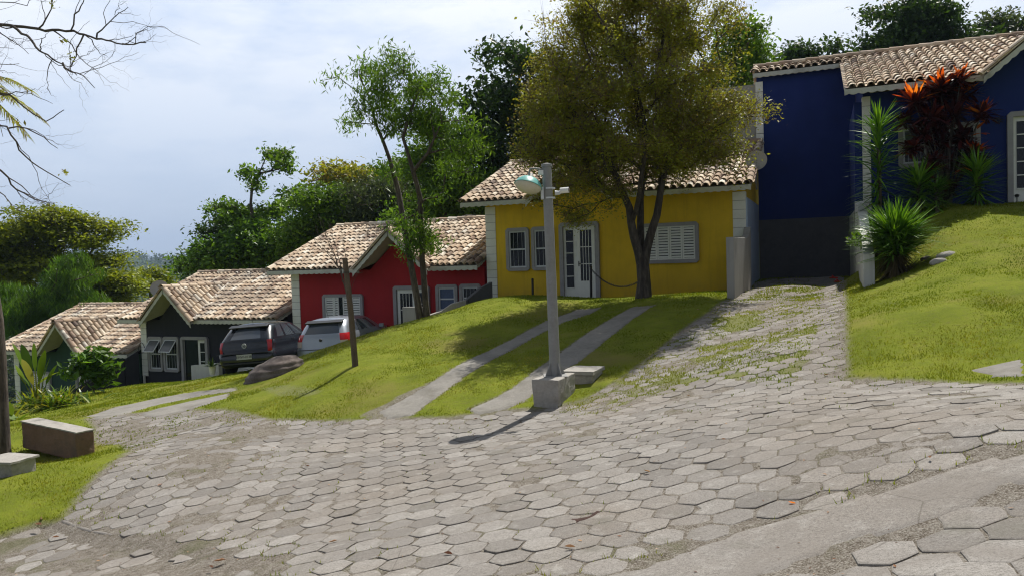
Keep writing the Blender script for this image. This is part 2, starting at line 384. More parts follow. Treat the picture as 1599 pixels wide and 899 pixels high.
OVER=gpoly([(1155,470),(1215,442),(1290,445),(1285,500),(1262,560),(1230,610),(1150,590),(1080,600),(980,640),(900,650),(860,640),(960,600),(1060,525)])
PATCH=gpoly([(1510,582),(1560,570),(1599,564),(1599,590),(1550,592)])
PAVE_A=np.array(PAVE)
def step_low(x,y):
    """the lower carriageway at the bottom-left sits below the raised paving edge"""
    m=inpoly(x,y,LOWER)
    d=dseg(x,y,CURB[:],False)
    return np.where(m,-.06*np.clip(d/.16,0,1)*np.clip((4.4-np.hypot(x-CURB[0][0],y-CURB[0][1]))/2.2,0,1),0)
def hz2(x,y): return hz(x,y)+step_low(x,y)+0
def house_clear(x,y):
    s=(x-ROW[0])*DV[0]+(y-ROW[1])*DV[1]; t=(x-ROW[0])*BV[0]+(y-ROW[1])*BV[1]
    a=(s>-23)&(s<7.8)&(t>-.05)&(t<7.5); b=(s>10.6)&(s<19)&(t>-.05)&(t<7.5); c=(s>7.7)&(s<10.8)&(t>3.9)&(t<7.5)
    return a|b|c
def sgrid(lo,hi,f0,f1,ds,gro,mx):
    a=list(np.arange(f0,f1,ds)); s=ds; v=a[-1]
    while v<hi: s=min(s*gro,mx); v+=s; a.append(v)
    s=ds; v=a[0]
    while v>lo: s=min(s*gro,mx); v-=s; a.insert(0,v)
    return np.array(a)
gx=sgrid(-5200,5200,-10,9,.085,1.09,90); gy=sgrid(-300,5200,2.2,22,.085,1.09,90)
GX,GY=np.meshgrid(gx,gy); fx=GX.ravel(); fy=GY.ravel()
fz=hz2(fx,fy)
near=(np.hypot(fx,fy)<60)
# lawn is a little lumpy, and sits ~3 cm proud of the paving
pav=inpoly(fx,fy,PAVE)|inpoly(fx,fy,LOWER)|inpoly(fx,fy,BAND)
dp=dseg(fx,fy,PAVE,True)
inst=np.zeros(len(fx),bool)
for q in STRIPS: inst|=inpoly(fx,fy,q)
lawn=near&~pav&~inst
fz=fz+np.where(lawn,.02*np.clip(dp/.12,0,1)+(vnoise(fx,fy,.7,1)-.5)*.028+(vnoise(fx,fy,.25,2)-.5)*.02,0)
fz=fz+np.where(pav,(vnoise(fx,fy,.35,4)-.5)*.010,0)
me=bpy.data.meshes.new('ground'); nx,ny=len(gx),len(gy)
me.vertices.add(nx*ny); me.vertices.foreach_set('co',np.stack([fx,fy,fz],1).astype(np.float32).ravel())
ii=np.arange(nx*ny).reshape(ny,nx); q=np.stack([ii[:-1,:-1],ii[:-1,1:],ii[1:,1:],ii[1:,:-1]],-1).reshape(-1,4)
me.loops.add(q.size); me.loops.foreach_set('vertex_index',q.astype(np.int32).ravel())
me.polygons.add(len(q)); me.polygons.foreach_set('loop_start',(np.arange(len(q))*4).astype(np.int32))
me.polygons.foreach_set('use_smooth',np.ones(len(q),bool)); me.update(calc_edges=True)
soil=inpoly(fx,fy,SOILY)*1.0+inpoly(fx,fy,SOIL2)*.35
a=me.attributes.new('grass','FLOAT','POINT')
gm=np.where(lawn|~near,1.0,0.0)*np.clip(dp/.07,0,1); gm=gm*(1-.85*soil); gm=np.maximum(gm,inpoly(fx,fy,OVER)*np.clip((vnoise(fx,fy,.8,51)*.6+vnoise(fx,fy,.25,52)*.5-.42)*3,0,.6))
a.data.foreach_set('value',gm.astype(np.float32))
a=me.attributes.new('far','FLOAT','POINT'); a.data.foreach_set('value',np.clip((np.hypot(fx,fy)-60)/60,0,1).astype(np.float32))
m,t,b,out=nt('ground_soil_and_grass'); p=pos(t)
n1=noise(t,1.3,6,.7,p); n2=noise(t,14,6,.7,p); n3=noise(t,90,4,.75,p)
dirt=ramp(t,n2,[(.3,(.085,.068,.052)),(.48,(.185,.16,.13)),(.66,(.27,.245,.21))])
dirt=mixc(t,mapr(t,n3,.53,.60,0,.8),dirt,(.38,.355,.315)); dirt=mixc(t,mapr(t,n3,.47,.38,0,.85),dirt,(.05,.038,.028))
moss=mixc(t,mapr(t,n1,.54,.68,0,.55),dirt,(.10,.105,.04))
gr=ramp(t,n1,[(.3,(.11,.14,.012)),(.5,(.165,.20,.018)),(.7,(.22,.235,.03))])
gr=mixc(t,mapr(t,n2,.5,.68,0,.5),gr,(.13,.12,.045)); gr=mixc(t,mapr(t,noise(t,.45,5,.6,p),.52,.66,0,.7),gr,(.20,.17,.055))
c=mixc(t,math_(t,'MINIMUM',math_(t,'MULTIPLY',attr(t,'grass'),1.0),1.0),moss,gr)
c=mixc(t,attr(t,'far'),c,ramp(t,noise(t,.02,8,.7,p),[(.35,(.018,.035,.012)),(.65,(.045,.075,.02))]))
t.links.new(c,b.inputs['Base Color']); b.inputs['Roughness'].default_value=1; b.inputs['Specular IOR Level'].default_value=.1
bump(t,b,math_(t,'ADD',n2,n3),.7,.03)
me.materials.append(m); g=bpy.data.objects.new('ground',me); COL.objects.link(g); tag(g,kind='structure')
# ---------------------------------------------------------------- hexagonal pavers
def pavermat(name):
    m,t,b,out=nt(name); p=pos(t); a=attr(t,'rnd')
    c=ramp(t,a,[(0,(.185,.170,.155)),(.5,(.24,.222,.203)),(1,(.305,.285,.262))])
    n1=noise(t,.55,5,.6,p); c=mixc(t,mapr(t,n1,.45,.68,0,.55),c,(.235,.195,.155))
    n2=noise(t,55,5,.75,p); c=mixc(t,mapr(t,n2,.48,.64,0,.65),c,(.115,.105,.092))
    n3=noise(t,7,6,.75,p); c=mixc(t,mapr(t,n3,.54,.70,0,.5),c,(.42,.405,.375))
    n4=noise(t,150,3,.7,p); c=mixc(t,mapr(t,n4,.54,.64,0,.5),c,(.07,.062,.053)); c=mixc(t,mapr(t,n4,.44,.34,0,.4),c,(.43,.41,.38))
    n5=noise(t,2.3,5,.7,p); c=mixc(t,mapr(t,n5,.55,.70,0,.6),c,(.15,.14,.115))
    n6=noise(t,.9,3,.5,p,1.5); c=mixc(t,mapr(t,n6,.56,.66,0,.5),c,(.19,.17,.15))
    v=t.nodes.new('ShaderNodeTexVoronoi'); v.feature='DISTANCE_TO_EDGE'; v.inputs['Scale'].default_value=1.6; t.links.new(p,v.inputs['Vector']); c=mixc(t,math_(t,'MULTIPLY',mapr(t,v.outputs['Distance'],.0,.010,.6,0),mapr(t,noise(t,.8,2,.5,p),.56,.62,0,1)),c,(.09,.08,.065))
    t.links.new(c,b.inputs['Base Color']); b.inputs['Roughness'].default_value=.93; b.inputs['Specular IOR Level'].default_value=.2
    bump(t,b,math_(t,'ADD',n2,math_(t,'MULTIPLY',n3,1.5)),.55,.012); return m
M['paver']=pavermat('paver_concrete'); M['band']=pavermat('rough_band_concrete')
def pavers(name,poly,excl,size=.262,ang=R(-20),worn=None,yr=(1.8,23.5),xr=(-9.5,12),keep=1.0,offz=0):
    ca,sa=math.cos(ang),math.sin(ang); rows=[]
    I,J=np.meshgrid(np.arange(-110,110),np.arange(-110,110)); I=I.ravel(); J=J.ravel()
    u=(I+.5*(J%2))*size; v=J*size*.8660
    x=u*ca-v*sa+1.0; y=u*sa+v*ca+9.0
    k=(x>xr[0])&(x<xr[1])&(y>yr[0])&(y<yr[1]); x=x[k]; y=y[k]
    k=inpoly(x,y,poly)
    for e in excl: k&=~inpoly(x,y,e)
    x=x[k]; y=y[k]; N=len(x)
    dd=dseg(x,y,poly,True); k=dd>size*.34; x=x[k]; y=y[k]; N=len(x)
    w=worn(x,y) if worn is not None else np.zeros(N)
    dz=rng.normal(0,.0028,N)+.0065-.0125*w*(.3+1.0*rng.random(N))+offz
    kk=12; th=np.arange(kk)*math.pi/6+math.pi/6*1
    rad=np.where(np.arange(kk)%2==0,1/math.cos(math.pi/6),1.0)*size/2
    # even index = corners (pointy along row normal), odd = edge middles
    th=th+ang; gap=.003+.0055*rng.random(N)+.004*w
    jit=rng.normal(0,.0035,(N,kk)); yaw=rng.normal(0,.025,N)
    R_o=rad[None,:]-gap[:,None]+jit; R_o[:,::2]-=.008*rng.random((N,6))
    chip=rng.random((N,kk))<.03; R_o-=chip*rng.random((N,kk))*.04
    R_i=R_o-.008
    T=th[None,:]+yaw[:,None]; cx=np.cos(T); sy=np.sin(T)
    tx=rng.normal(0,.009,N); ty=rng.normal(0,.009,N)
    def ring(Rr,dzz):
        X=x[:,None]+Rr*cx; Y=y[:,None]+Rr*sy
        return np.stack([X,Y,Zc(X,Y)+dz[:,None]+dzz+tx[:,None]*Rr*cx+ty[:,None]*Rr*sy],-1)
    eps=.5; h0=hz2(x,y); sx=(hz(x+.3,y)-hz(x-.3,y))/.6; sy_=(hz(x,y+.3)-hz(x,y-.3))/.6
    def Zc(X,Y): return h0[:,None]+sx[:,None]*(X-x[:,None])+sy_[:,None]*(Y-y[:,None])
    top=ring(R_i,0); mid=ring(R_o,-.003); bot=ring(R_o,-.05); cen=np.stack([x,y,h0+dz+.001],-1)[:,None,:]
    V=np.concatenate([cen,top,mid,bot],1); S=1+3*kk
    j=np.arange(kk); j2=(j+1)%kk
    T1=np.stack([np.zeros(kk,int),1+j,1+j2],1)
    def quad(a,b_): return np.concatenate([np.stack([a+j,b_+j,b_+j2],1),np.stack([a+j,b_+j2,a+j2],1)])
    TT=np.concatenate([T1,quad(1,1+kk),quad(1+kk,1+2*kk)]); faces=(TT[None]+(np.arange(N)*S)[:,None,None]).reshape(-1,3)
    mb=MB(); mb.add(V.reshape(-1,3),faces,np.repeat(rng.random(N),len(TT)))
    o=mb.build(name,M['paver']); tag(o,kind='structure'); return o
def worn_main(x,y):
    a=vnoise(x,y,1.6,5)*.6+vnoise(x,y,.6,6)*.4
    w=np.clip((a-.47)*3.2,0,1)
    left=np.clip((1.5-x)/5,0,1)                      # dirtier towards the left and where it meets lawns
    farr=np.clip((y-8.5)/5,0,1)
    ov=inpoly(x,y,OVER)*(.25+.9*vnoise(x,y,.8,51))
    return np.clip(w*(.25+.35*left+.3*farr)+.08*farr+.08*left+ov*.6,0,1.3)
pavers('hexagonal_paving',PAVE,STRIPS+[BAND],worn=worn_main)
pavers('lower_hexagonal_paving',LOWER,[BAND,PAVE],worn=lambda x,y:np.clip((1.6-x)/3.5,0,1)*.62+.1*vnoise(x,y,.8,9),size=.272)
def sheet(name,poly,mat,dz=.012,res=.07,edge=.02,label=None):
    """a poured slab following the ground, outline broken a little, with a skirt"""
    poly=np.array(poly); x0,y0=poly.min(0); x1,y1=poly.max(0)
    xs=np.arange(x0-res,x1+res,res); ys=np.arange(y0-res,y1+res,res); X,Y=np.meshgrid(xs,ys)
    xr=X.ravel(); yr_=Y.ravel()
    wob=(vnoise(xr,yr_,.3,8)-.5)*edge*2; ins=inpoly(xr+wob,yr_+wob,poly)
    Z=hz2(xr,yr_)+dz+(vnoise(xr,yr_,.5,11)-.5)*.006; d=dseg(xr,yr_,poly,True)
    Z=np.where(ins,Z-np.clip(.03-d,0,.03)*.3,Z-.05)
    idx=np.arange(len(xr)).reshape(X.shape); q=np.stack([idx[:-1,:-1],idx[:-1,1:],idx[1:,1:],idx[1:,:-1]],-1).reshape(-1,4)
    k=ins[q].any(1); q=q[k]; use=np.unique(q); mp=np.full(len(xr),-1); mp[use]=np.arange(len(use))
    mb=MB(); mb.add(np.stack([xr,yr_,Z],1)[use],mp[q],.5); o=mb.build(name,mat,smooth=True); tag(o,kind='structure'); return o
sheet('concrete_band',BAND,M['band'],dz=.0075,edge=.07)
for q in STRIPS: sheet('concrete_wheel_strip',q,M['strip'],dz=.016,edge=.07)
sheet('pale_path_edge',PATCH,M['strip'],dz=.03)
for q in ([(1140,451),(1163,438),(1215,437),(1197,445)],[(1262,441),(1272,434),(1318,434),(1318,441)]): sheet('concrete_pad',gpoly(q),M['strip'],dz=.02,edge=.05)
# rounded raised edge where the paving drops to the lower lane
mb=MB(); cpts=[]
for i in range(len(CURB)-1):
    for k in range(6):
        a=np.array(CURB[i]); b_=np.array(CURB[i+1]); q=a+(b_-a)*k/6; cpts.append(q)
cz=hz(np.array([c[0] for c in cpts]),np.array([c[1] for c in cpts]))
mb.tube([(c[0],c[1],z-.034+.003*math.sin(i*1.3)) for i,(c,z) in enumerate(zip(cpts,cz))],[.036-.024*i/len(cpts) for i in range(len(cpts))],10)
o=mb.build('paving_kerb',M['band'],smooth=True); tag(o,kind='structure')
# ---------------------------------------------------------------- grass blades
def blades(N,xr,yr,dens,hgt,wid,name,label,mat):
    xs=[];ys=[]
    x=rng.uniform(*xr,N); y=rng.uniform(*yr,N); d=dens(x,y); k=rng.random(N)<d; x=x[k]; y=y[k]
    z=hz2(x,y)+np.where(inpoly(x,y,PAVE),0,.012)
    D=np.hypot(x,y); n_=len(x)
    h=hgt*(.5+rng.random(n_)**1.5)*(.75+.6*vnoise(x,y,.9,21)); w=wid*(.6+.8*rng.random(n_))*np.clip(D/7,.8,3.2)
    h=h*np.clip(D/14,1,1.5)
    a=rng.random(n_)*2*math.pi; lean=rng.normal(0,.5,n_); b2=rng.random(n_)*2*math.pi
    A=np.stack([x-np.cos(a)*w,y-np.sin(a)*w,z],1); B=np.stack([x+np.cos(a)*w,y+np.sin(a)*w,z],1)
    Tt=np.stack([x+np.cos(b2)*h*lean,y+np.sin(b2)*h*lean,z+h],1)
    V=np.stack([A,B,Tt],1).reshape(-1,3); mb=MB()
    pt=np.clip(vnoise(x,y,1.5,31)*.5+vnoise(x,y,.4,32)*.3+rng.random(n_)*.35-.08,0,1)
    mb.add(V,np.arange(n_*3).reshape(-1,3),pt); o=mb.build(name,mat)
    tag(o,label,'grass',kind='stuff'); return o
M['grass']=leafmat('grass_blade',[(0,(.085,.145,.010)),(.4,(.155,.21,.013)),(.75,(.235,.26,.024)),(1,(.38,.33,.09))],trans=.45,rough=.6,spec=.2,clump=(.8,1.1),cscale=.7)
def dens_lawn(x,y):
    D=np.hypot(x,y); k=~(inpoly(x,y,PAVE)|inpoly(x,y,LOWER)|inpoly(x,y,BAND)|inpoly(x,y,PATCH))
    for q in STRIPS: k&=~inpoly(x,y,q)
    k&=~house_clear(x,y); k&=(np.abs(x)<.78*y+1.5)
    soil=inpoly(x,y,SOILY)|inpoly(x,y,SOIL2)
    f=np.clip((9.5/np.maximum(D,7))**1.6,0,1); edge=np.clip(dseg(x,y,PAVE,True)/.10,.15,1)
    return k*f*edge*np.where(inpoly(x,y,SOIL2),.35,np.where(soil,.08,1))*(.55+.6*vnoise(x,y,.35,41))
blades(1700000,(-18,16),(5.5,27),dens_lawn,.023,.0038,'lawn_grass','short sunlit grass covering the lawns between drives and houses',M['grass'])
OVL=gpoly([(205,706),(150,690),(150,660),(240,648),(400,640),(480,655),(420,665),(300,670),(230,700)])
def hexedge(x,y,size=.262,ang=R(-20)):
    ca,sa=math.cos(ang),math.sin(ang); X=x-1.0; Y=y-9.0; u=X*ca+Y*sa; v=-X*sa+Y*ca; best=np.full(np.shape(x),9.0)
    j0=np.floor(v/(size*.866)).astype(int)
    for dj in (0,1):
        J=j0+dj; i=np.round(u/size-.5*(J%2)); du=u-(i+.5*(J%2))*size; dv=v-J*size*.866
        h=np.maximum.reduce([np.abs(du),np.abs(du*.5+dv*.866),np.abs(du*.5-dv*.866)])/(size/2); best=np.minimum(best,h)
    return best
def dens_joint(x,y):
    k=inpoly(x,y,PAVE)&~inpoly(x,y,BAND)
    for q in STRIPS: k&=~inpoly(x,y,q)
    e=np.clip(1-dseg(x,y,PAVE,True)/.45,0,1)*.5*(vnoise(x,y,.5,54)>.35)
    o_=inpoly(x,y,OVER)*np.clip((vnoise(x,y,.8,51)*.6+vnoise(x,y,.25,52)*.5-.30)*3.4,0,1)
    o2=inpoly(x,y,OVL)*np.clip((vnoise(x,y,.7,55)*.6+vnoise(x,y,.25,56)*.5-.44)*3,0,1)*.8
    hx=hexedge(x,y); jf=np.clip((hx-.80)*7,0,1); e=e*jf; o_=o_*np.maximum(jf,.32*(vnoise(x,y,.5,58)>.40)); o2=o2*np.maximum(jf,.15)
    j=jf*np.clip((vnoise(x,y,.3,53)-.55)*3,0,1)*.10
    D=np.hypot(x,y); return k*np.clip(np.maximum(np.maximum(e,o_),o2)+j,0,1)*np.clip((9/np.maximum(D,6))**1.2,0,1)
blades(1300000,(-9,11),(3,23.5),dens_joint,.026,.0042,'joint_grass','grass and weeds sprouting between the hexagonal pavers',M['grass'])

for q in ([(874,807),(884,810),(902,812),(918,806),(936,795),(940,799),(930,807),(914,814),(896,817),(878,813)],):
    sheet('paving_gap',gpoly(q),M['gapsoil'],dz=.0095,res=.02,edge=.03)
N_=9000; x=rng.uniform(-7,9,N_); y=rng.uniform(2.6,15,N_); k=(inpoly(x,y,PAVE)|inpoly(x,y,LOWER)|inpoly(x,y,BAND))&(rng.random(N_)<(.12+.88*np.clip((hexedge(x,y)-.78)*5,0,1))*np.clip(vnoise(x,y,1.1,71)*2-.55,.06,1)*np.clip(8/np.maximum(y,3),0,1)); x=x[k]; y=y[k]; n_=len(x)
a_=rng.random(n_)*6.283; L_=.006+.013*rng.random(n_)**2; z=hz2(x,y)+.010; c_=np.cos(a_)*L_; s_=np.sin(a_)*L_
V=np.stack([np.stack([x-c_,y-s_,z],1),np.stack([x+s_*.45,y-c_*.45,z+.004],1),np.stack([x+c_,y+s_,z+.001],1),np.stack([x-s_*.45,y+c_*.45,z+.003*rng.random(n_)],1)],1).reshape(-1,3)
mb=MB(); mb.add(V,np.arange(n_*4).reshape(-1,4),rng.random(n_)); o=mb.build('leaf_litter',M['dryleaf']); tag(o,'crumbs of dry leaf and twig strewn over the paving','leaf litter',kind='stuff')
# ================================================================= HOUSES
HROT=math.atan2(DV[1],DV[0])
SLOPE=.39
def roof_tiles(mb, org, u, v, x0, x1, lenf, startf=lambda x:0.0, keep=lambda x,s:True, course=.36, pitch=.215):
    """barrel tiles on a slope: org + u*x + v*s ; rows of half pipes, each a piece of its own tint"""
    org=np.array(org,float);u=np.array(u,float);v=np.array(v,float); nrm=np.cross(u,v); nrm/=np.linalg.norm(nrm)
    if nrm[2]<0: nrm=-nrm
    K=6; th=np.arange(K+1)*math.pi/K; n=int(round((x1-x0)/pitch)); 
    for i in range(n):
        x=x0+(i+.5)*(x1-x0)/n; Lx=lenf(x); s=startf(x); coln=random.uniform(-.12,.12)
        while s<Lx-.08:
            if keep(x,s+.12):
                e=min(s+course+.05,Lx+.04); jx=random.gauss(0,.008); sk=random.gauss(0,.009); js=random.gauss(0,.016)+(random.random()<.02)*.05
                r0,r1=.094,.078; h0,h1=.040,.012
                def arc(r,xx,ss,h): return org+u*(xx+r*np.cos(th))[:,None]+v*ss+nrm*(h+r*.95*np.sin(th))[:,None]
                A=arc(r0,x+jx,s+js,h0); B=arc(r1,x+jx+sk,e,h1); C=arc(r0-.016,x+jx,s+js,h0)
                rv=min(1,max(0,random.betavariate(2.2,1.8)+coln))
                j=np.arange(K)
                mb.add(np.vstack([A,B,C]),np.concatenate([np.stack([j,j+1,j+1+K+1,j+K+1],1),np.stack([j+2*(K+1),j+1+2*(K+1),j+1,j],1)]),rv)
            s+=course
    # channels between the covers
    for i in range(n+1):
        x=x0+i*(x1-x0)/n; s=startf(min(max(x,x0+.01),x1-.01))+.03; Lx=lenf(min(max(x,x0+.01),x1-.01))
        while s<Lx-.05:
            if keep(x,s+.12):
                e=min(s+course,Lx); t2=np.array([-1,-.5,0,.5,1.])
                def ch(ss,h): return org+u*(x+.075*t2)[:,None]+v*ss+nrm*(h+.035*t2**2)[:,None]
                j=np.arange(4); mb.add(np.vstack([ch(s,.028),ch(e,.006)]),np.stack([j,j+1,j+6,j+5],1),max(0,random.betavariate(1.6,3)-.05))
            s+=course
def ridge_caps(mb,a,b,r=.115,step=.38):
    a=np.array(a,float);b=np.array(b,float);d=b-a;L_=np.linalg.norm(d);d/=L_;n=max(1,int(L_/step)); w=np.cross(d,[0,0,1]); w/=np.linalg.norm(w); up=np.cross(w,d)
    th=np.linspace(-.15,math.pi+.15,9)
    for i in range(n):
        p=a+d*(i*L_/n-.02); q=a+d*((i+1)*L_/n+.03)
        A=p+w*(r*np.cos(th))[:,None]+up*(r*np.sin(th)+.0)[:,None]; B=q+w*(r*.86*np.cos(th))[:,None]+up*(r*.86*np.sin(th)-.01)[:,None]
        j=np.arange(8); mb.add(np.vstack([A,B]),np.stack([j,j+1,j+10,j+9],1),random.betavariate(1.5,1.5))
def scallop(mb,a,b,h=.145,th=.035,nrm=(0,-1,0),step=.21,wave=.035,slant=None):
    """white fascia board with a wavy lower edge, from a to b (top edge)"""
    a=np.array(a,float);b=np.array(b,float);L_=np.linalg.norm(b-a);n=max(8,int(L_/step*4)); nrm=np.array(nrm,float)
    t_=np.linspace(0,1,n+1); top=a+(b-a)*t_[:,None]; dn=np.array([0,0,-1.])
    bot=top+dn*(h-wave*.5+wave*np.abs(np.cos(t_*L_/step*math.pi))-wave*.5)[:,None]
    F_=np.vstack([top,bot]); B_=F_-nrm*th; N=n+1; j=np.arange(n)
    q=[np.stack([j,j+1,j+1+N,j+N],1),np.stack([j+2*N+1,j+2*N,j+3*N,j+3*N+1],1),np.stack([j+N,j+N+1,j+3*N+1,j+3*N],1),np.stack([j+1,j,j+2*N,j+2*N+1],1)]
    mb.add(np.vstack([F_,B_]),np.concatenate(q),.5)
def frame_oct(mb,x0,x1,z0,z1,w,y0,y1,ch=.07,open_bottom=False,r=.5):
    """surround with clipped corners: outer octagon, inner rectangle"""
    if open_bottom:
        O=[(x0,z0),(x0,z1-ch),(x0+ch,z1),(x1-ch,z1),(x1,z1-ch),(x1,z0)]
        I=[(x0+w,z0),(x0+w,z1-w-.001),(x0+w,z1-w),(x1-w,z1-w),(x1-w,z1-w-.001),(x1-w,z0)]
        n=len(O); rngs=range(n-1)
    else:
        O=[(x0,z0+ch),(x0,z1-ch),(x0+ch,z1),(x1-ch,z1),(x1,z1-ch),(x1,z0+ch),(x1-ch,z0),(x0+ch,z0)]
        I=[(x0+w,z0+w+.001),(x0+w,z1-w-.001),(x0+w+.001,z1-w),(x1-w-.001,z1-w),(x1-w,z1-w-.001),(x1-w,z0+w+.001),(x1-w-.001,z0+w),(x0+w+.001,z0+w)]
        n=len(O); rngs=range(n)
    V=[(x,y1,z) for x,z in O]+[(x,y1,z) for x,z in I]+[(x,y0,z) for x,z in O]+[(x,y0,z) for x,z in I]
    fs=[]
    for i in rngs:
        j=(i+1)%n; fs.append((i,j,n+j,n+i)); fs.append((i,2*n+i,2*n+j,j)); fs.append((n+i,n+j,3*n+j,3*n+i))
    if open_bottom:
        fs+= [(0,n,3*n,2*n),(n-1,3*n-1,4*n-1,2*n-1)]
    mb.add(V,fs,r)
def win_sash(H,x0,x1,z0,z1,trim,bars=True,tilt=False,curtain=False,lab=None,lower=True):
    mb=MB(); frame_oct(mb,x0,x1,z0,z1,.10,-.002,-.085); w=mb.build('window',trim,H,bevel=.006)
    if lab: w['label']=lab
    a0,a1,b0,b1=x0+.10,x1-.10,z0+.10,z1-.10; zm=(b0+b1)/2
    g=MB(); g.box((a0,-.008,b0),(a1,-.012+.0,b1)); 
    g.build('pane',M['curtain'] if curtain else M['glass'],w)
    f=MB(); t_=.045
    for (p,q) in (((a0,b0),(a0+t_,b1)),((a1-t_,b0),(a1,b1)),((a0+t_,b0),(a1-t_,b0+t_)),((a0+t_,b1-t_),(a1-t_,b1)),((a0+t_,zm-t_/2),(a1-t_,zm+t_/2))): f.box((p[0],-.045,p[1]),(q[0],-.014,q[1]))
    f.build('frame',M['whitemetal'],w,bevel=.003)
    if bars:
        r=MB()
        k=4
        for i in range(1,k):
            xx=a0+(a1-a0)*i/k; r.tube([(xx,-.03,b0+.02),(xx,-.03,b1-.02)],.0045,5)
        r.build('grille',M['whitemetal'],w)
    if tilt:
        s=MB(); ang=R(38); h=b1-zm-.02; top=np.array([0,-.05,b1-.03]); d=np.array([0,-math.sin(ang),-math.cos(ang)]); e=np.array([0,-math.cos(ang),math.sin(ang)])*.022
        def bar(xa,xb,sa,sb): 
            p=[top+np.array([xa,0,0])+d*sa,top+np.array([xb,0,0])+d*sa,top+np.array([xb,0,0])+d*sb,top+np.array([xa,0,0])+d*sb]; s.prism(p,e)
        bar(a0,a0+.035,0,h);bar(a1-.035,a1,0,h);bar(a0+.035,a1-.035,0,.035);bar(a0+.035,a1-.035,h-.035,h)
        sa=s.build('tilted_sash',M['whitemetal'],w)
        gl=MB(); p=[top+np.array([a0+.03,0,0])+d*.03,top+np.array([a1-.03,0,0])+d*.03,top+np.array([a1-.03,0,0])+d*(h-.03),top+np.array([a0+.03,0,0])+d*(h-.03)]; gl.prism(p,e*.4); gl.build('tilted_pane',M['dullglass'],w)
    return w
M['dullglass']=simple('pale_glass',(.10,.11,.12),.15,var=.1)
def win_shutter(H,x0,x1,z0,z1,trim,ajar=False):
    mb=MB(); frame_oct(mb,x0,x1,z0,z1,.10,-.002,-.085); w=mb.build('window',trim,H,bevel=.006)
    a0,a1,b0,b1=x0+.10,x1-.10,z0+.10,z1-.10
    g=MB(); g.box((a0,-.012,b0),(a1,-.008,b1)); g.build('pane',M['glass'],w)
    n=4; wd=(a1-a0)/n
    for i in range(n):
        p=MB(); xa=a0+i*wd+.004; xb=a0+(i+1)*wd-.004; yy=-.02
        if ajar and i==1: xb-=wd*.45
        if ajar and i==2: xa+=wd*.0
        t_=.04
        for (u_,v_) in (((xa,b0),(xa+t_,b1)),((xb-t_,b0),(xb,b1)),((xa+t_,b0),(xb-t_,b0+t_)),((xa+t_,b1-t_),(xb-t_,b1))): p.box((u_[0],yy-.035,u_[1]),(v_[0],yy,v_[1]))
        k=11
        for j in range(k):
            z=b0+t_+(j+.5)*(b1-b0-2*t_)/k; hh=(b1-b0-2*t_)/k
            p.prism([(xa+t_,yy-.036,z-hh*.30),(xa+t_,yy-.004,z+hh*.32),(xa+t_,yy+.002,z+hh*.20),(xa+t_,yy-.030,z-hh*.42)],(xb-xa-2*t_,0,0))
        p.build('shutter',M['white'],w)
    return w
def door_set(H,x0,x1,z1,trim,style,flip=False):
    """wide surround with narrow sidelight and a door"""
    mb=MB(); frame_oct(mb,x0,x1,0,z1,.12,-.002,-.10,open_bottom=True); e=mb.build('door_surround',trim,H,bevel=.006)
    a0,a1=x0+.12,x1-.12; top=z1-.12
    back=MB(); back.box((a0,-.010,.0),(a1,-.004,top)); back.build('door_jamb',M['white'],e)
    sl=(a0+.08,a0+.30) if not flip else (a1-.30,a1-.08)
    s=MB(); s.box((sl[0],-.026,.32),(sl[1],-.014,top-.1)); sg=s.build('sidelight',M['glass'],e)
    for k in range(6): r=MB(); r.box((sl[0],-.040,.32+k*(top-.42)/5-.012),(sl[1],-.028,.32+k*(top-.42)/5+.012)); r.build('glazing_bar',M['white'],e)
    dx=(a0+.42,a1-.02) if not flip else (a0+.02,a1-.42)
    if style=='open':
        d=MB(); d.box((dx[0],-.020,.0),(dx[1],-.012,top)); d.build('doorway_shade',M['glass'],e)  # flat dark sheet: shade of the open door put into its colour
        return e
    d=MB(); w_=dx[1]-dx[0]; gx0,gx1=dx[0]+.10,dx[1]-.10; gz0,gz1=.52,top-.12
    for (p,q) in (((dx[0],.02),(gx0,top)),((gx1,.02),(dx[1],top)),((gx0,.02),(gx1,gz0)),((gx0,gz1),(gx1,top))): d.box((p[0],-.045,p[1]),(q[0],-.014,q[1]))
    do=d.build('door',M['white'],e,bevel=.003)
    g=MB(); g.box((gx0,-.024,gz0),(gx1,-.018,gz1)); g.build('door_pane',M['glass'],e)
    gr=MB()
    for k in range(1,4): gr.box((gx0+(gx1-gx0)*k/4-.008,-.05,gz0),(gx0+(gx1-gx0)*k/4+.008,-.038,gz1))
    for k in range(1,3): gr.box((gx0,-.037,gz0+(gz1-gz0)*k/3-.012),(gx1,-.025,gz0+(gz1-gz0)*k/3+.012))
    gr.build('door_grille',M['white'],e)
    h=MB(); hx=dx[0]+.05; h.box((hx-.015,-.055,.95),(hx+.015,-.046,1.1)); h.tube([(hx,-.055,1.03),(hx,-.09,1.03),(hx+.09,-.09,1.03)],.011,6); h.build('handle',M['iron'],e)
    return e
def quoin(H,x,ydir,z0,z1,w=.32,bh=.245,mat=None):
    """white blocks wrapping a corner; x corner, ydir +1 right-hand corner / -1 left-hand corner"""
    q=MB(); z=z1; k=0
    while z>z0+.02:
        za=max(z0,z-bh+.012)
        if ydir<0: q.box((x-.022,-.024,za),(x+w,.26,z))
        else: q.box((x-w,-.024,za),(x+.022,.26,z))
        z-=bh; k+=1
    o=q.build('quoin',mat or M['white'],H,bevel=.006)
    b=MB()
    if ydir<0: b.box((x-.014,-.014,z0),(x+w-.01,.25,z1-.02))
    else: b.box((x-w+.01,-.014,z0),(x+.014,.25,z1-.02))
    b.build('quoin_joint',M['trimgrey'],H); return o
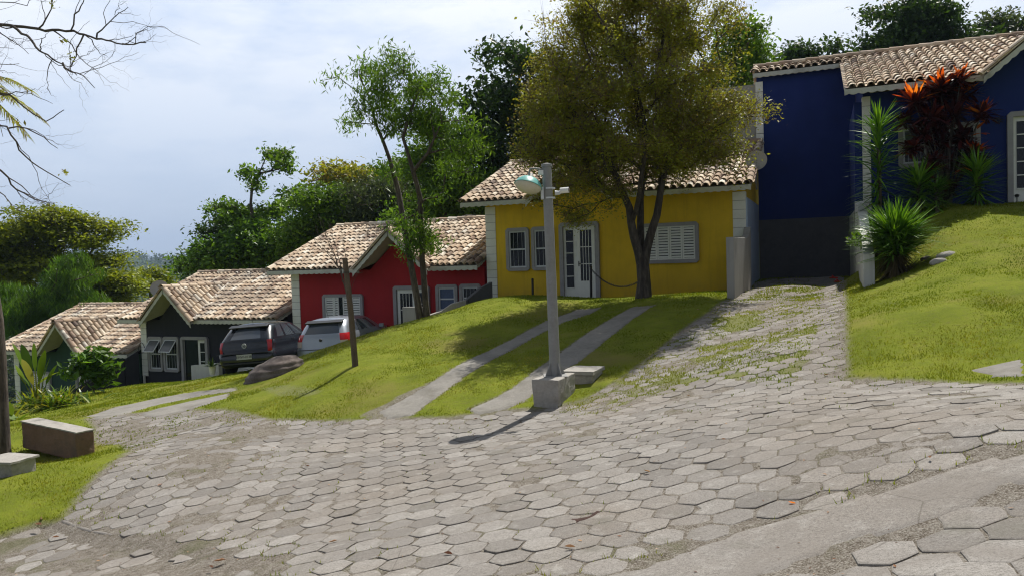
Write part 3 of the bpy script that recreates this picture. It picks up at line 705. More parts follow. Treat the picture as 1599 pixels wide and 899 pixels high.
def house(name,label,s0,zf,wall,trim,Wd,gc,gh,ghw,Hh=2.84,depth=6.6,yr=3.65,xl=-.62,xr=.22,recess=None,tile='tile',base_drop=.8,rw=True,white=None):
    """s0: where its left corner stands on the row; zf floor height relative to the eye"""
    o=rowpt(s0); H=empty(name,(o[0],o[1],zf+EYE),HROT); tag(H,label,'house')
    nxt=SLOPE; zE=Hh+.15                    # roof plane height at y=-.55
    zr=lambda y: zE+nxt*(y+.55)
    topz=zE+gh; gs=gh/ghw                   # gable over the door
    hole=lambda x,y: (abs(x-gc)<(topz-zr(y))/gs)
    # walls: front with its small triangle, sides rising to the roof, back
    wb=MB(); th=.18; zt=Hh+.1
    x0=0 if recess is None else 0
    g2=(topz-.10-zt)/gs
    wb.prism([(0,0,-base_drop),(Wd,0,-base_drop),(Wd,0,zt),(min(Wd,gc+g2),0,zt),(gc,0,topz-.10),(max(0,gc-g2),0,zt),(0,0,zt)],(0,th,0))
    for xx in (0,Wd-th):
        wb.prism([(xx,th+.002,-base_drop),(xx,depth,-base_drop),(xx,depth,zr(yr)-SLOPE*(depth-yr)-.07),(xx,yr,zr(yr)-.07),(xx,th+.002,zr(th)-.07)],(th,0,0))
    wb.box((th+.002,depth-th,-base_drop),(Wd-th-.002,depth,zr(yr)-SLOPE*(depth-yr)-.1))
    wb.build('wall',wall,H)
    # roof
    rf=MB(); X0,X1=xl,Wd+xr; v=np.array([0,1,nxt]); vl=np.linalg.norm(v); v/=vl
    Ls=(yr+.55)*vl
    kp=lambda x,s: not hole(x,-.55+s/vl)
    rec_s=(recess[2]+.55)*vl if recess else 0
    stf=(lambda x: rec_s if (recess and x<recess[1]) else 0.0)
    XL=recess[0] if recess else X0
    roof_tiles(rf,(0,-.55,zE+.0),(1,0,0),v,XL,X1,lambda x:Ls,stf,kp)
    vb=np.array([0,-1,nxt]); vb/=np.linalg.norm(vb); yb=depth+.5
    roof_tiles(rf,(0,yb,zr(yr)-SLOPE*(yb-yr)),(1,0,0),vb,XL,X1,lambda x:(yb-yr)*vl,course=.72)
    ridge_caps(rf,(XL,yr,zr(yr)+.06),(X1,yr,zr(yr)+.06))
    # verge caps along both sloping ends
    for xx,st in ((XL+.06,rec_s/vl),(X1-.06,0)):
        ridge_caps(rf,(xx,-.55+st,zr(-.55+st)+.05),(xx,yr,zr(yr)+.05),r=.105)
    # gable tiles: rows run across the house; skipped where the main roof is higher
    for sg in (-1,1):
        L2=math.hypot(ghw+.12,gs*(ghw+.12)); vv=np.array([-sg,0,gs]); vv/=np.linalg.norm(vv)
        ymax=(topz-zE)/nxt-.55
        def st2(y,sg=sg):
            dx=max(0,min(ghw+.12,(topz-zr(y))/gs)); return L2*(1-dx/(ghw+.12))
        roof_tiles(rf,(gc+sg*(ghw+.12),0,topz-gs*(ghw+.12)+.03),(0,1,0),vv,-.80,ymax,lambda y:L2,st2)
        ridge_caps(rf,(gc+sg*(ghw+.12),-.76,topz-gs*(ghw+.12)+.07),(gc+sg*.02,-.76,topz+.06),r=.10)
    ridge_caps(rf,(gc,-.84,topz+.07),(gc,ymax+.15,topz+.07))
    roof=rf.build('roof',M[tile],H)
    # mortar in the valley
    if name_mortar.get(name):
        va=MB(); y1=ymax
        va.tube([(gc+ghw*.98,-.45,zr(-.45)+.07),(gc+ghw*.5,(-.55+y1)/2,zr((-.55+y1)/2)+.09),(gc+.1,y1,zr(y1)+.09)],[.05,.045,.03],6); va.build('valley_mortar',M['mortar'],H)
    # deck just under the tiles, pale soffit
    dk=MB(); cell=.1; xs=np.arange(XL+.04,X1-.04,cell); ys=np.arange(-.5,yr,cell)
    for sgn in (0,):
        XX,YY=np.meshgrid(xs,ys); x=XX.ravel(); y=YY.ravel(); c_=cell
        k=~((np.abs(x+c_/2-gc))<(topz-zr(y+c_/2))/gs)
        if recess: k&=~((x<recess[1])&(y<recess[2]))
        x=x[k]; y=y[k]; q=np.stack([np.stack([x,y,zr(y)-.035],1),np.stack([x+c_,y,zr(y)-.035],1),np.stack([x+c_,y+c_,zr(y+c_)-.035],1),np.stack([x,y+c_,zr(y+c_)-.035],1)],1)
        dk.add(q.reshape(-1,3),np.arange(len(x)*4).reshape(-1,4),.3)
    dk.add([(XL+.04,yr,zr(yr)-.035),(X1-.04,yr,zr(yr)-.035),(X1-.04,yb-.05,zr(yr)-SLOPE*(yb-.05-yr)-.035),(XL+.04,yb-.05,zr(yr)-SLOPE*(yb-.05-yr)-.035)],np.array([(0,1,2,3)]),.3)
    for sg in (-1,1):
        n_=24
        for i in range(n_):
            ya=-.78+(ymax+.78)*i/n_; yb2=-.78+(ymax+.78)*(i+1)/n_; wa=min(ghw+.1,(topz-zr(ya))/gs+.05); wb2=min(ghw+.1,(topz-zr(yb2))/gs+.05)
            dk.add([(gc,ya,topz-.03),(gc+sg*wa,ya,topz-.03-gs*wa),(gc+sg*max(wb2,0),yb2,topz-.03-gs*max(wb2,0)),(gc,yb2,topz-.03)],np.array([(0,1,2,3)]),.3)
    dk.build('soffit',M['wood_soffit'],roof)
    # fascias
    fa=MB(); 
    lx=recess[1] if recess else X0
    if gc-ghw>lx+.15: scallop(fa,(lx+.01,-.56,zE+.0),(gc-ghw-.02,-.56,zE+.0))
    if gc+ghw<X1-.1: scallop(fa,(gc+ghw+.02,-.56,zE+.0),(X1-.01,-.56,zE+.0))
    for sg in (-1,1):
        scallop(fa,(gc+sg*(ghw+.10),-.80,topz-gs*(ghw+.10)-.0),(gc+sg*.015,-.80,topz+.0),h=.165)
    scallop(fa,(X1-.02,-.55,zE+.0),(X1-.02,yr,zr(yr)),nrm=(1,0,0),h=.14); scallop(fa,(lx+.02,-.55,zE+.0),(lx+.02,(recess[2] if recess else yr),zr(recess[2] if recess else yr)),nrm=(-1,0,0),h=.14)
    if recess: scallop(fa,(recess[0]+.02,recess[2]-.01,zr(recess[2])+.0),(recess[1],recess[2]-.01,zr(recess[2])+.0))
    fa.build('fascia',M['fascia'],roof)
    return H
name_mortar={}
def s_at(px,t=0):
    """metres along the row seen at photo column px (at eye level)"""
    r=ray(px,440); k=r[0]/r[1]; o=ROW+BV*t
    return (k*o[1]-o[0])/(DV[0]-k*DV[1])
def sx(px,s0): return s_at(px)-s0
# yellow house ------------------------------------------------------------------
HY=house('yellow_house','yellow stuccoed cottage with white corner blocks, behind the broad multi-stemmed tree',0,-1.18,M['yellow'],M['trimgrey'],7.72,sx(903,0),1.05,1.2)
M['white2']=M['white']
quoin(HY,0,-1,-.5,2.86); quoin(HY,7.72,1,-.3,2.86)
z=lambda px,py,s: (P(px,py,(ROW+DV*s)[1])[2]-EYE)
def zfl(px,py,s0,zf):
    s=s_at(px); D=(ROW+DV*s)[1]; return P(px,py,D)[2]-EYE-zf
yz=lambda px,py: zfl(px,py,0,-1.18)
win_sash(HY,sx(793,0),sx(829,0),yz(811,423),yz(811,356),M['trimgrey'])
win_sash(HY,sx(832.5,0),sx(868,0),yz(850,422),yz(850,354),M['trimgrey'])
door_set(HY,sx(876,0),sx(938,0),yz(905,347),M['trimgrey'],'glazed')
win_shutter(HY,sx(1003,0),sx(1093,0),yz(1050,411),yz(1050,348),M['trimgrey'])
w=MB(); w.box((7.725,.03,-.6),(7.78,6.6,2.7)); w.build('side_wall',M['paleblue'],HY)
# red ---------------------------------------------------------------------------
zR=-3.10; sR=s_at(456); rz_=lambda px,py: zfl(px,py,sR,zR)
HR=house('red_house','dark red cottage with white corner blocks and louvred shutters, behind the silver car',sR,zR,M['red'],M['trimgrey'],-sR-.12,sx(628,sR),1.15,1.28,xr=.02)
quoin(HR,0,-1,-.4,2.86)
win_shutter(HR,sx(504,sR),sx(567,sR),rz_(530,512),rz_(530,459),M['trimgrey'],ajar=True)
e=door_set(HR,sx(615,sR),sx(671,sR),rz_(640,446),M['trimgrey'],'glazed',flip=True)
win_sash(HR,sx(681,sR),sx(715,sR),rz_(698,489),rz_(698,444),M['trimgrey'],bars=False,curtain=True,lab='window with a blue curtain')
win_sash(HR,sx(718,sR),sx(751,sR),rz_(735,487),rz_(735,443),M['trimgrey'])
# charcoal ----------------------------------------------------------------------
zB=-4.80; sB=s_at(217); bz=lambda px,py: zfl(px,py,sB,zB)
name_mortar['charcoal_house']=True
HB=house('charcoal_house','near-black cottage with pale window surrounds and tilted-open windows, behind the dark car',sB,zB,M['black'],M['trimgrey'],sR-sB-.42,sx(280,sB),1.15,1.18,xr=.12)
quoin(HB,0,-1,.75,2.86,w=.28)
q=MB(); q.tube([(.10,-.05,.8),(.12,-.05,-.4)],.045,8); q.build('downpipe',M['white'],HB)
q=MB(); q.tube([(.03+.16*math.cos(a),-.05-.02*math.sin(a*2),1.86+.20*math.sin(a)) for a in np.linspace(0,2*math.pi,14)],.012,5); q.build('coiled_cable',M['iron'],HB)
win_sash(HB,sx(228,sB),sx(250.5,sB),bz(239,579),bz(239,525),M['trimgrey'],tilt=True)
win_sash(HB,sx(252,sB),sx(276,sB),bz(264,580),bz(264,525),M['trimgrey'],tilt=True)
door_set(HB,sx(280,sB),sx(322,sB),bz(300,525),M['trimgrey'],'open',flip=True)
win_shutter(HB,sx(360,sB),sx(410,sB),.95,2.15,M['trimgrey'])
# green -------------------------------------------------------------------------
sG=s_at(16); zG=-6.15; gz=lambda px,py: zfl(px,py,sG,zG)
HG=house('dark_green_house','dark green cottage lowest on the slope, half hidden by broad-leaved plants',sG,zG,M['green'],M['trimgrey'],sB-sG-.15,sx(111,sG),1.20,1.18,xr=-.02)
quoin(HG,0,-1,-.4,2.86,w=.30)
win_shutter(HG,1.0,2.3,.9,2.1,M['trimgrey'])
door_set(HG,sx(113,sG),sx(150,sG),2.15,M['trimgrey'],'glazed',flip=True)
win_sash(HG,sx(160,sG),sx(183,sG),gz(172,618),gz(172,573),M['trimgrey'],tilt=True)
win_sash(HG,sx(187,sG),sx(209,sG),gz(198,618),gz(198,573),M['trimgrey'])
# blue --------------------------------------------------------------------------
sL=s_at(1351); zL=1.02; lz=lambda px,py: zfl(px,py,sL,zL)
HL=house('blue_house','deep blue cottage highest on the slope, dark carport bay beside it, pale tiled roof',sL,zL,M['blue'],M['trimgrey'],8.2,sx(1640,sL),1.15,1.35,recess=(-2.95,-.45,3.55),tile='tile_pale',yr=4.35,xl=-.45)
quoin(HL,0,-1,-.2,2.86,w=.17)
win_sash(HL,sx(1405,sL),sx(1455,sL),lz(1430,262),lz(1430,195),M['trimgrey'],tilt=True)
win_sash(HL,sx(1475,sL),sx(1532,sL),lz(1500,262),lz(1500,192),M['trimgrey'])
door_set(HL,sx(1573,sL),sx(1660,sL),lz(1590,175),M['trimgrey'],'glazed')
sh=s_at(1560)-sL
q=MB()
for k in range(9):
    a=k*2*math.pi/9; q.tube([(sh+.03*math.cos(a),-.03,lz(1563,188)+.03*math.sin(a)),(sh+.13*math.cos(a),-.05,lz(1563,188)+.11*math.sin(a))],[.015,.006],5)
q.build('wall_ornament',M['iron'],HL)
# carport bay: blue wall above, grey below
q=MB(); bx0=7.72-sL; q.box((bx0+.08,3.75,.02),(-.02,3.93,4.50)); q.build('bay_wall',M['blue'],HL)
q=MB(); q.box((bx0+.08,3.745,-2.4),(-.02,3.93,.018)); q.build('bay_base_wall',M['darkrender'],HL)
q=MB(); q.box((-.20,.05,.0),(-.024,3.7,2.75)); q.build('bay_side_wall',M['blue'],HL)
q=MB(); q.box((-.23,.05,-2.2),(-.024,3.7,-.003)); q.build('bay_side_plinth',M['parapet'],HL)
q=MB(); zz=4.35
while zz>2.2: q.box((bx0+.05,3.70,zz-.31),(bx0+.27,3.744,zz)); zz-=.325
q.build('quoin',M['white'],HL,bevel=.006)
q=MB(); q.box((bx0-1.3,3.76,1.0),(bx0+.05,3.92,4.3)); q.build('upper_side_wall',M['render'],HL)
# flanking parapets and small walls ------------------------------------------------
def wall_line(name,label,pts,th,mat,cat='wall',side=1):
    """pts: (x,y,zbottom,ztop)"""
    mb=MB(); 
    for i in range(len(pts)-1):
        a=np.array(pts[i],float); b_=np.array(pts[i+1],float); d=b_[:2]-a[:2]; d/=np.linalg.norm(d); nn=np.array([-d[1],d[0]])*th*side
        V=[(*a[:2],a[2]),(*b_[:2],b_[2]),(*b_[:2],b_[3]),(*a[:2],a[3])]
        mb.prism([(x,y,zz+EYE) for x,y,zz in V],(nn[0],nn[1],0))
    o=mb.build(name,mat,bevel=.012); recenter(o); tag(o,label,cat); return o
a=rowpt(7.86,-.03); b=rowpt(7.86,-1.2); c=rowpt(7.80,-3.7)
wall_line('driveway_wall','low grey rendered wall running forward from the right corner of the yellow house',[(a[0],a[1],-1.3,.72),((a[0]*2+b[0])/3,(a[1]*2+b[1])/3,-1.3,.50),(b[0],b[1],-1.3,.40),(c[0],c[1],-1.4,.38)],.17,M['render'],side=-1)
a=rowpt(sL-.22,-.0); b=rowpt(sL-.22,-1.3); c=rowpt(sL-.28,-5.2)
wall_line('driveway_wall','pale stained parapet wall stepping down from the blue house behind the low yucca',[(a[0],a[1],-1.2,1.25),(b[0],b[1],-1.2,1.10),(c[0],c[1],-1.2,-.08)],.2,M['parapet'],side=1)
p0=P(765,440,22.4);p1=P(746,450,22.2);p2=P(727,466,21.9);p3=P(700,492,21.6)
wall_line('stair_wall','dark sloping stair wall in front of the right-hand red house window',[(p0[0],p0[1],-2.9,p0[2]-EYE),(p1[0],p1[1],-2.9,p1[2]-EYE),(p2[0],p2[1],-2.9,p2[2]-EYE),(p3[0],p3[1],-2.9,p3[2]-EYE)],.16,M['darkrender'])
pp=[P(x,y,d) for x,y,d in ((664,494,20.6),(690,485,20.9),(706,474,21.0),(728,468,21.2))]
wall_line('lawn_edge_wall','low stone edging with pale coping on the lawn crest below the red house windows',[(q[0],q[1],q[2]-EYE-.5,q[2]-EYE) for q in pp],.14,M['conc'])
p0=P(628,479,22.3);p1=P(656,479,21.7)
wall_line('porch_wall','short grey porch wall in front of the red house door',[(p0[0],p0[1],-3.3,p0[2]-EYE),(p1[0],p1[1],-3.3,p1[2]-EYE)],.15,M['render'])
p0=P(298,570,27.0);p1=P(341,566,26.2)
wall_line('porch_wall','low pale porch wall in front of the charcoal house door',[(p0[0],p0[1],-4.9,p0[2]-EYE),(p1[0],p1[1],-4.9,p1[2]-EYE)],.16,M['parapet'])
p0=P(216,546,28.4);p1=P(195,560,28.2);p2=P(165,575,28.0);p3=P(110,612,27.6)
wall_line('stair_wall','near-black sloping stair wall at the left corner of the charcoal house',[(q[0],q[1],-6.8,q[2]-EYE) for q in (p0,p1,p2,p3)],.16,M['black'])
# ================================================================= PLANTS
def norm(a): return a/(np.linalg.norm(a,axis=-1,keepdims=True)+1e-9)
def leaves(mb,cen,n,rc,size,asp=.5,up=1.1,droop=0,jit=.35,zs=.8,surf=0):
    """n small kite-shaped leaves round every centre"""
    cen=np.asarray(cen,float); m=len(cen); rc=np.broadcast_to(np.asarray(rc,float),(m,))
    o=rng.normal(0,1,(m,n,3)); 
    if surf: o=norm(o)*(surf+(1-surf)*rng.random((m,n,1)))**.5*1.6
    p=cen[:,None,:]+o*rc[:,None,None]*np.array([.62,.62,.62*zs]); p=p.reshape(-1,3); N=len(p)
    nm=norm(rng.normal(0,1,(N,3))+np.array([0,0,up])); ax=norm(np.cross(nm,rng.normal(0,1,(N,3))))
    if droop: ax=norm(ax+np.array([0,0,-droop]))
    sd_=norm(np.cross(nm,ax)); L_=size*(1+jit*rng.normal(0,1,N)).clip(.4,2)[:,None]; W_=L_*asp
    bend=nm*L_*.12
    V=np.stack([p-ax*L_*.5,p+sd_*W_*.5+bend*0,p+ax*L_*.5-bend,p-sd_*W_*.5],1).reshape(-1,3)
    cl=np.repeat(rng.random(m),n)
    mb.add(V,np.arange(N*4).reshape(-1,4),np.clip(cl*.5+rng.random(N)*.5,0,1))
def blob_points(blobs,n,shell=.35,sub=0,rs=.8,fz=.5):
    """cluster centres spread through ellipsoids (cx,cy,cz,rx,ry,rz)"""
    b=np.array(blobs,float); vol=b[:,3]*b[:,4]*b[:,5]; k=rng.choice(len(b),n,p=vol/vol.sum()); d=norm(rng.normal(0,1,(n,3)))
    r=rng.random((n,1))**(1/3); r=np.maximum(r,shell*rng.random((n,1))+shell*.6)
    out=b[k,:3]+d*np.minimum(r,1)*b[k,3:]
    if sub:
        c=out[rng.integers(0,n,sub)]; kk=rng.integers(0,sub,n); s_=rs*(.6+.7*rng.random(sub)); q=norm(rng.normal(0,1,(n,3)))*(rng.random((n,1))**.4); q[:,2]=np.abs(q[:,2])*1.1-.25; out=c[kk]+q*s_[kk][:,None]*np.array([1,1,fz])
    return out
def grow(trunks,att,seg=.35,wt=.3,free=None,curl=.35,jit=.05):
    """connect every cluster centre to the nearest suitable point of the skeleton"""
    pos=[];par=[];dist=[];dirs=[];ok=[];rmin=[]
    for t_ in trunks:
        pts=[np.array(q[:3],float) for q in t_['p']]; rs=t_['r']; start=t_.get('from'); last=-1
        if start is not None: last=int(np.argmin([np.linalg.norm(np.array(q)-pts[0]) for q in pos]))
        for i in range(len(pts)-1):
            a,b=pts[i],pts[i+1]; n_=max(1,int(np.linalg.norm(b-a)/seg))
            for k in range(0 if (i==0 and last<0) else 1,n_+1):
                f=k/n_; q=a+(b-a)*f+(rng.normal(0,.012,3) if 0<k<n_ else 0); pos.append(q); par.append(last); 
                dist.append((dist[last]+np.linalg.norm(q-pos[last])) if last>=0 else 0); dirs.append(norm(b-a)); rmin.append(rs[i]+(rs[i+1]-rs[i])*f)
                ok.append(1 if (i+f)>=t_.get('free',.5)*(len(pts)-1) else 0); last=len(pos)-1
    base=np.array(pos[np.argmax([d*o for d,o in zip(dist,ok)])]); 
    P0=np.array(pos); order=np.argsort([np.min(np.linalg.norm(P0-a,axis=1)) for a in att])
    cap=len(pos)+len(att)*14; PP=np.empty((cap,3)); PP[:len(pos)]=pos; DD=np.empty(cap); DD[:len(pos)]=dist; OK=np.zeros(cap,bool); OK[:len(pos)]=np.array(ok,bool); n=len(pos); tips=[]
    for a_ in order:
        a=att[a_]; d=np.linalg.norm(PP[:n]-a,axis=1); up_pen=np.clip(PP[:n,2]-a[2],0,9)*.35; c=d+wt*DD[:n]+up_pen; c[~OK[:n]]=1e9; k=int(np.argmin(c)); L_=d[k]
        s=PP[k]; ctrl=s+np.array(dirs[k])*L_*curl; m=min(12,max(1,int(L_/seg))); last=k
        for i in range(1,m+1):
            t_=i/m; q=(1-t_)**2*s+2*t_*(1-t_)*ctrl+t_*t_*a+(rng.normal(0,jit*min(L_,.8)*.5,3) if i<m else 0)
            PP[n]=q; DD[n]=DD[last]+np.linalg.norm(q-PP[last]); par.append(last); dirs.append(norm(q-PP[last])); rmin.append(0); OK[n]=True; last=n; n+=1
        tips.append(last)
    return PP[:n].copy(),np.array(par),np.array(rmin),np.array(tips)
def limbs(mb,PP,par,rmin,tip=.010,pw=.45,k=5):
    n=len(PP); cnt=np.zeros(n); child=np.zeros(n,bool)
    child[par[par>=0]]=True; cnt[~child]=1
    for i in range(n-1,-1,-1):
        if par[i]>=0: cnt[par[i]]+=cnt[i]
    r=np.maximum(tip*cnt**pw,rmin)
    # children never thicker than their parent
    for i in range(n):
        if par[i]>=0: r[i]=min(r[i],r[par[i]])
    e=np.where(par>=0)[0]; a=PP[par[e]]; b=PP[e]; d=norm(b-a); ref=np.where(np.abs(d[:,2:3])<.9,np.array([[0,0,1.]]),np.array([[1.,0,0]])); u=norm(np.cross(d,ref)); w=np.cross(d,u)
    for kk,sel in ((3,r[e]<tip*1.8),(k,(r[e]>=tip*1.8)&(r[e]<.05)),(9,r[e]>=.05)):
        if not sel.any(): continue
        A,B,U,W_,ra,rb=a[sel],b[sel]+d[sel]*.01,u[sel],w[sel],np.minimum(r[par[e]][sel],r[e][sel]*1.35),r[e][sel]
        th=np.arange(kk)*2*math.pi/kk; c=np.cos(th)[None,:,None]; s_=np.sin(th)[None,:,None]
        ringA=A[:,None]+(U[:,None]*c+W_[:,None]*s_)*ra[:,None,None]; ringB=B[:,None]+(U[:,None]*c+W_[:,None]*s_)*rb[:,None,None]
        V=np.concatenate([ringA,ringB],1); j=np.arange(kk); q=np.stack([j,(j+1)%kk,(j+1)%kk+kk,j+kk],1)
        mb.add(V.reshape(-1,3),(q[None]+(np.arange(len(A))*2*kk)[:,None,None]).reshape(-1,4),.5)
    return r
def ground_at(x,y): return float(hz2(np.array([x]),np.array([y]))[0])
def tree(name,label,cat,base,trunks,att,leafm,barkm,n=40,rc=.35,size=.09,tip=.012,group=None,twigs=0,twl=.5,wt=.3,seg=.4,pw=.45,**kw):
    """trunks in world coordinates; everything is stored relative to the base"""
    base=np.array(base,float); E=empty(name,base); tag(E,label,cat,group)
    PP,par,rm,tips=grow(trunks,att,wt=wt,seg=seg)
    tb=MB(); limbs(tb,PP-base,par,rm,tip=tip,pw=pw)
    if twigs:
        c0=np.array([np.mean(att[:,0]),np.mean(att[:,1]),np.min(att[:,2])]); a=np.repeat(att,twigs,0); d=norm(norm(a-c0)+rng.normal(0,.55,a.shape)); b=a+d*twl*(.4+.8*rng.random((len(a),1)))
        u=norm(np.cross(d,rng.normal(0,1,a.shape))); w=np.cross(d,u); rr=tip*.85
        A=[a-base+u*rr,a-base-u*rr*.5+w*rr*.8,a-base-u*rr*.5-w*rr*.8,b-base]
        V=np.stack(A,1).reshape(-1,3); q=np.array([(0,1,3),(1,2,3),(2,0,3)]); tw=MB(); tw.add(V,(q[None]+(np.arange(len(a))*4)[:,None,None]).reshape(-1,3),.5); tw.build('twigs',M['twig'],E)
    tb.build('trunk',barkm,E,smooth=True)
    lb=MB(); leaves(lb,att-base,n,rc,size,**kw); lb.build('crown',leafm,E)
    return E
def pxblobs(l,D,depth=1.0):
    out=[]
    for b in l:
        x,y,rx=b[:3]; ry=b[3] if len(b)>3 else rx; dd=b[4] if len(b)>4 else 0
        c=P(x,y,D+dd); k=(D+dd)/F; out.append((c[0],c[1],c[2],rx*k,max(rx,ry)*k*depth,ry*k))
    return out
def pp(x,y,D): return P(x,y,D)
# the broad multi-stemmed tree ---------------------------------------------------
D0=18.3; b=gp(1005,466); b=pp(1005,466,b[1]); D0=b[1]
cb=pxblobs([(985,125,165,170),(985,198,180,92),(880,220,85,76),(1090,205,85,65),(905,310,62,48),(1110,262,66,34),(1010,30,135,80)],D0)
att=np.vstack([blob_points(cb,1350,shell=.5,sub=250,rs=.44,fz=.75),blob_points(cb,400,shell=.4)])
att=att[att[:,2]<P(1000,-110,D0)[2]]
q=lambda x,y,dd=0: tuple(P(x,y,D0+dd))
base_=np.array([b[0],b[1],ground_at(b[0],b[1])-.08])
tree('broad_tree','broad dense tree with forked multi-stem trunk and olive-brown crown, in front of the yellow house','tree',base_,
 [dict(p=[base_,q(1006,440),q(1004,415)],r=[.235,.165,.16],free=9),
  dict(p=[q(1004,415),q(990,370,-.1),q(983,325,-.2),q(960,270,-.5),q(925,200,-.8)],r=[.125,.105,.09,.06,.03],free=.55,**{'from':1}),
  dict(p=[q(1004,415),q(1000,360,.25),q(1000,310,.4),q(1008,240,.6),q(990,150,.8)],r=[.10,.085,.075,.055,.03],free=.55,**{'from':1}),
  dict(p=[q(1004,415),q(1018,360,-.1),q(1030,310,-.2),q(1045,240,-.3),q(1075,160,-.4)],r=[.12,.10,.085,.055,.03],free=.55,**{'from':1}),
  dict(p=[q(990,352,-.1),q(1000,290,-.7),q(1010,220,-1.2)],r=[.05,.045,.03],free=.5,**{'from':1})],
 att,M['leaf_olive'],M['barkdark'],n=125,rc=.27,size=.055,asp=.6,tip=.0085,twigs=6,twl=.5,up=1.4,seg=.3,jit=.4,pw=.42)
# slim feathery tree -------------------------------------------------------------
Ds=20.6; q=lambda x,y,dd=0: tuple(P(x,y,Ds+dd))
cb=pxblobs([(535,150,26,18),(560,120,22,16),(560,175,32,22),(600,120,38,28),(605,165,40,30),(640,140,38,34),(672,150,32,34),(650,190,40,30),(690,190,32,30),(615,205,28,20),(700,235,26,26),(725,215,24,18),(680,120,16,14),(655,250,26,24),(705,262,30,22),(672,300,22,20),(625,238,20,18),(612,268,12,14),(652,335,14,16),(735,235,14,14),(645,378,30,22),(672,372,26,22),(615,360,14,16),(684,345,14,14)],Ds)
att=blob_points(cb,370,shell=.5,sub=85,rs=.42,fz=1.0); g0=P(655,492,Ds); base_=np.array([g0[0],g0[1],min(g0[2],ground_at(g0[0],g0[1]))-.1])
E=tree('slim_tree','slim two-trunked leaning tree with feathery green crown, in front of the red house','tree',base_,
 [dict(p=[base_,q(652,470),q(640,404),q(622,300,.2),q(607,245,.2),q(587,195,.2),q(575,150,.1)],r=[.12,.10,.085,.075,.055,.035,.02],free=.55),
  dict(p=[base_+[.22,0,0],q(664,470),q(659,404,.1),q(657,315,0),q(645,268,-.2),q(629,215,-.3),q(650,150,-.2)],r=[.11,.09,.08,.065,.05,.035,.02],free=.5),
  dict(p=[q(645,268,-.2),q(668,240,-.4),q(690,190,-.5)],r=[.035,.03,.02],free=.3,**{'from':1})],
 att,M['leaf_bright'],M['bark'],n=38,rc=.27,size=.14,asp=.22,droop=.9,up=.2,tip=.009)
# trees behind the houses ----------------------------------------------------------
def bgtree(name,label,D,base_px,blobs,leafm,nclu,n,rc,size,bark='bark',group=None,lean=0,tip=.02,trad=.2,**kw):
    cb=pxblobs(blobs,D,kw.pop('depth',.9)); sb=kw.pop('sub',max(8,nclu//7)); att=blob_points(cb,nclu,shell=.6,sub=sb,rs=kw.pop('rs',1.0))
    x0=P(base_px,440,D); gz_=ground_at(x0[0],D)-.3; top=np.array([np.median(att[:,0]),D,np.percentile(att[:,2],62)])
    base_=np.array([x0[0],D,gz_]); mid=(base_+top)/2+np.array([lean,0,0])
    return tree(name,label,'tree',base_,[dict(p=[base_,mid,top],r=[trad,trad*.7,trad*.3],free=.35)],att,leafm,M[bark],n=n,rc=rc,size=size,tip=tip,group=group,seg=.8,**kw)
GB='trees growing behind the row of houses'
bgtree('dark_tree','tall very dark tree rising behind the gap between red and yellow houses',34,775,[(800,110,40,35),(775,150,50,40),(825,130,45,40),(742,92,14,9),(725,130,26,12),(745,185,30,24),(800,215,75,60),(745,260,50,50),(700,290,40,35),(790,300,60,40),(850,200,50,60),(730,320,60,20)],M['leaf_dark'],420,75,.62,.24,group=GB,trad=.3)
bgtree('bright_tree','bright green tree showing to the left of the tall dark tree',31,700,[(690,225,34,30),(712,200,26,22),(728,240,26,26),(672,270,36,26),(715,300,42,30),(650,310,30,24)],M['leaf_bright'],150,75,.5,.17,group=GB,trad=.14)
bgtree('sparse_tree','thin-crowned bright tree with open branches, tallest on the left of the tree line',37,418,[(398,262,20,15),(430,250,22,14),(452,262,12,10),(395,290,18,12),(425,285,18,12),(488,272,14,9),(470,300,20,12),(345,330,26,13),(335,352,20,9),(372,345,22,14),(408,330,20,13),(445,325,22,13),(380,262,10,10)],M['leaf_bright'],115,55,.36,.20,group=GB,trad=.13,tip=.022,wt=.15,sub=34,rs=.6)
bgtree('leafy_tree','dense dark green tree under the open-branched one, behind the charcoal house',36,400,[(390,372,50,26),(440,368,52,30),(350,400,34,18),(410,405,60,22),(470,350,36,22),(375,395,40,24)],M['leaf_mid'],230,75,.55,.20,group=GB,trad=.16)
bgtree('fresh_green_tree','fresh green tree with rounded clumps directly left of the red house roof',34,500,[(500,320,34,22),(480,345,40,24),(515,355,40,26),(450,395,30,20),(480,385,38,24),(530,330,30,20)],M['leaf_bright'],210,75,.5,.18,group=GB,trad=.15)
bgtree('filling_tree','mid green tree between the grey-green tree and the bright one, above the red roof',38,640,[(610,290,40,24),(640,270,36,26),(668,300,36,26),(560,315,30,18)],M['leaf_mid'],200,75,.55,.2,group=GB,trad=.15)
bgtree('hedge_tree','low spreading dark green tree at the left end of the tree line',39,375,[(345,372,30,14),(362,395,44,20),(320,418,34,12),(395,350,28,16)],M['leaf_dark'],170,75,.5,.2,group=GB,trad=.14)
bgtree('olive_tree','small olive-brown topped tree poking above the middle of the tree line',36,545,[(545,275,24,20),(530,285,20,14),(558,290,20,16)],M['leaf_olive'],70,60,.42,.18,group=GB,trad=.12)
bgtree('grey_green_tree','soft grey-green feathery tree behind the red house ridge',34,590,[(585,320,48,26),(560,345,40,20),(620,345,44,24),(600,300,30,18),(650,345,40,22)],M['leaf_grey'],220,70,.55,.22,asp=.2,droop=.5,group=GB,trad=.15)
bgtree('shrubby_tree','mid green bushy tree low behind the right end of the red roof',32.5,690,[(690,335,44,18),(740,330,44,24),(640,340,34,16),(760,300,30,30)],M['leaf_mid'],150,75,.5,.2,group=GB,trad=.14)
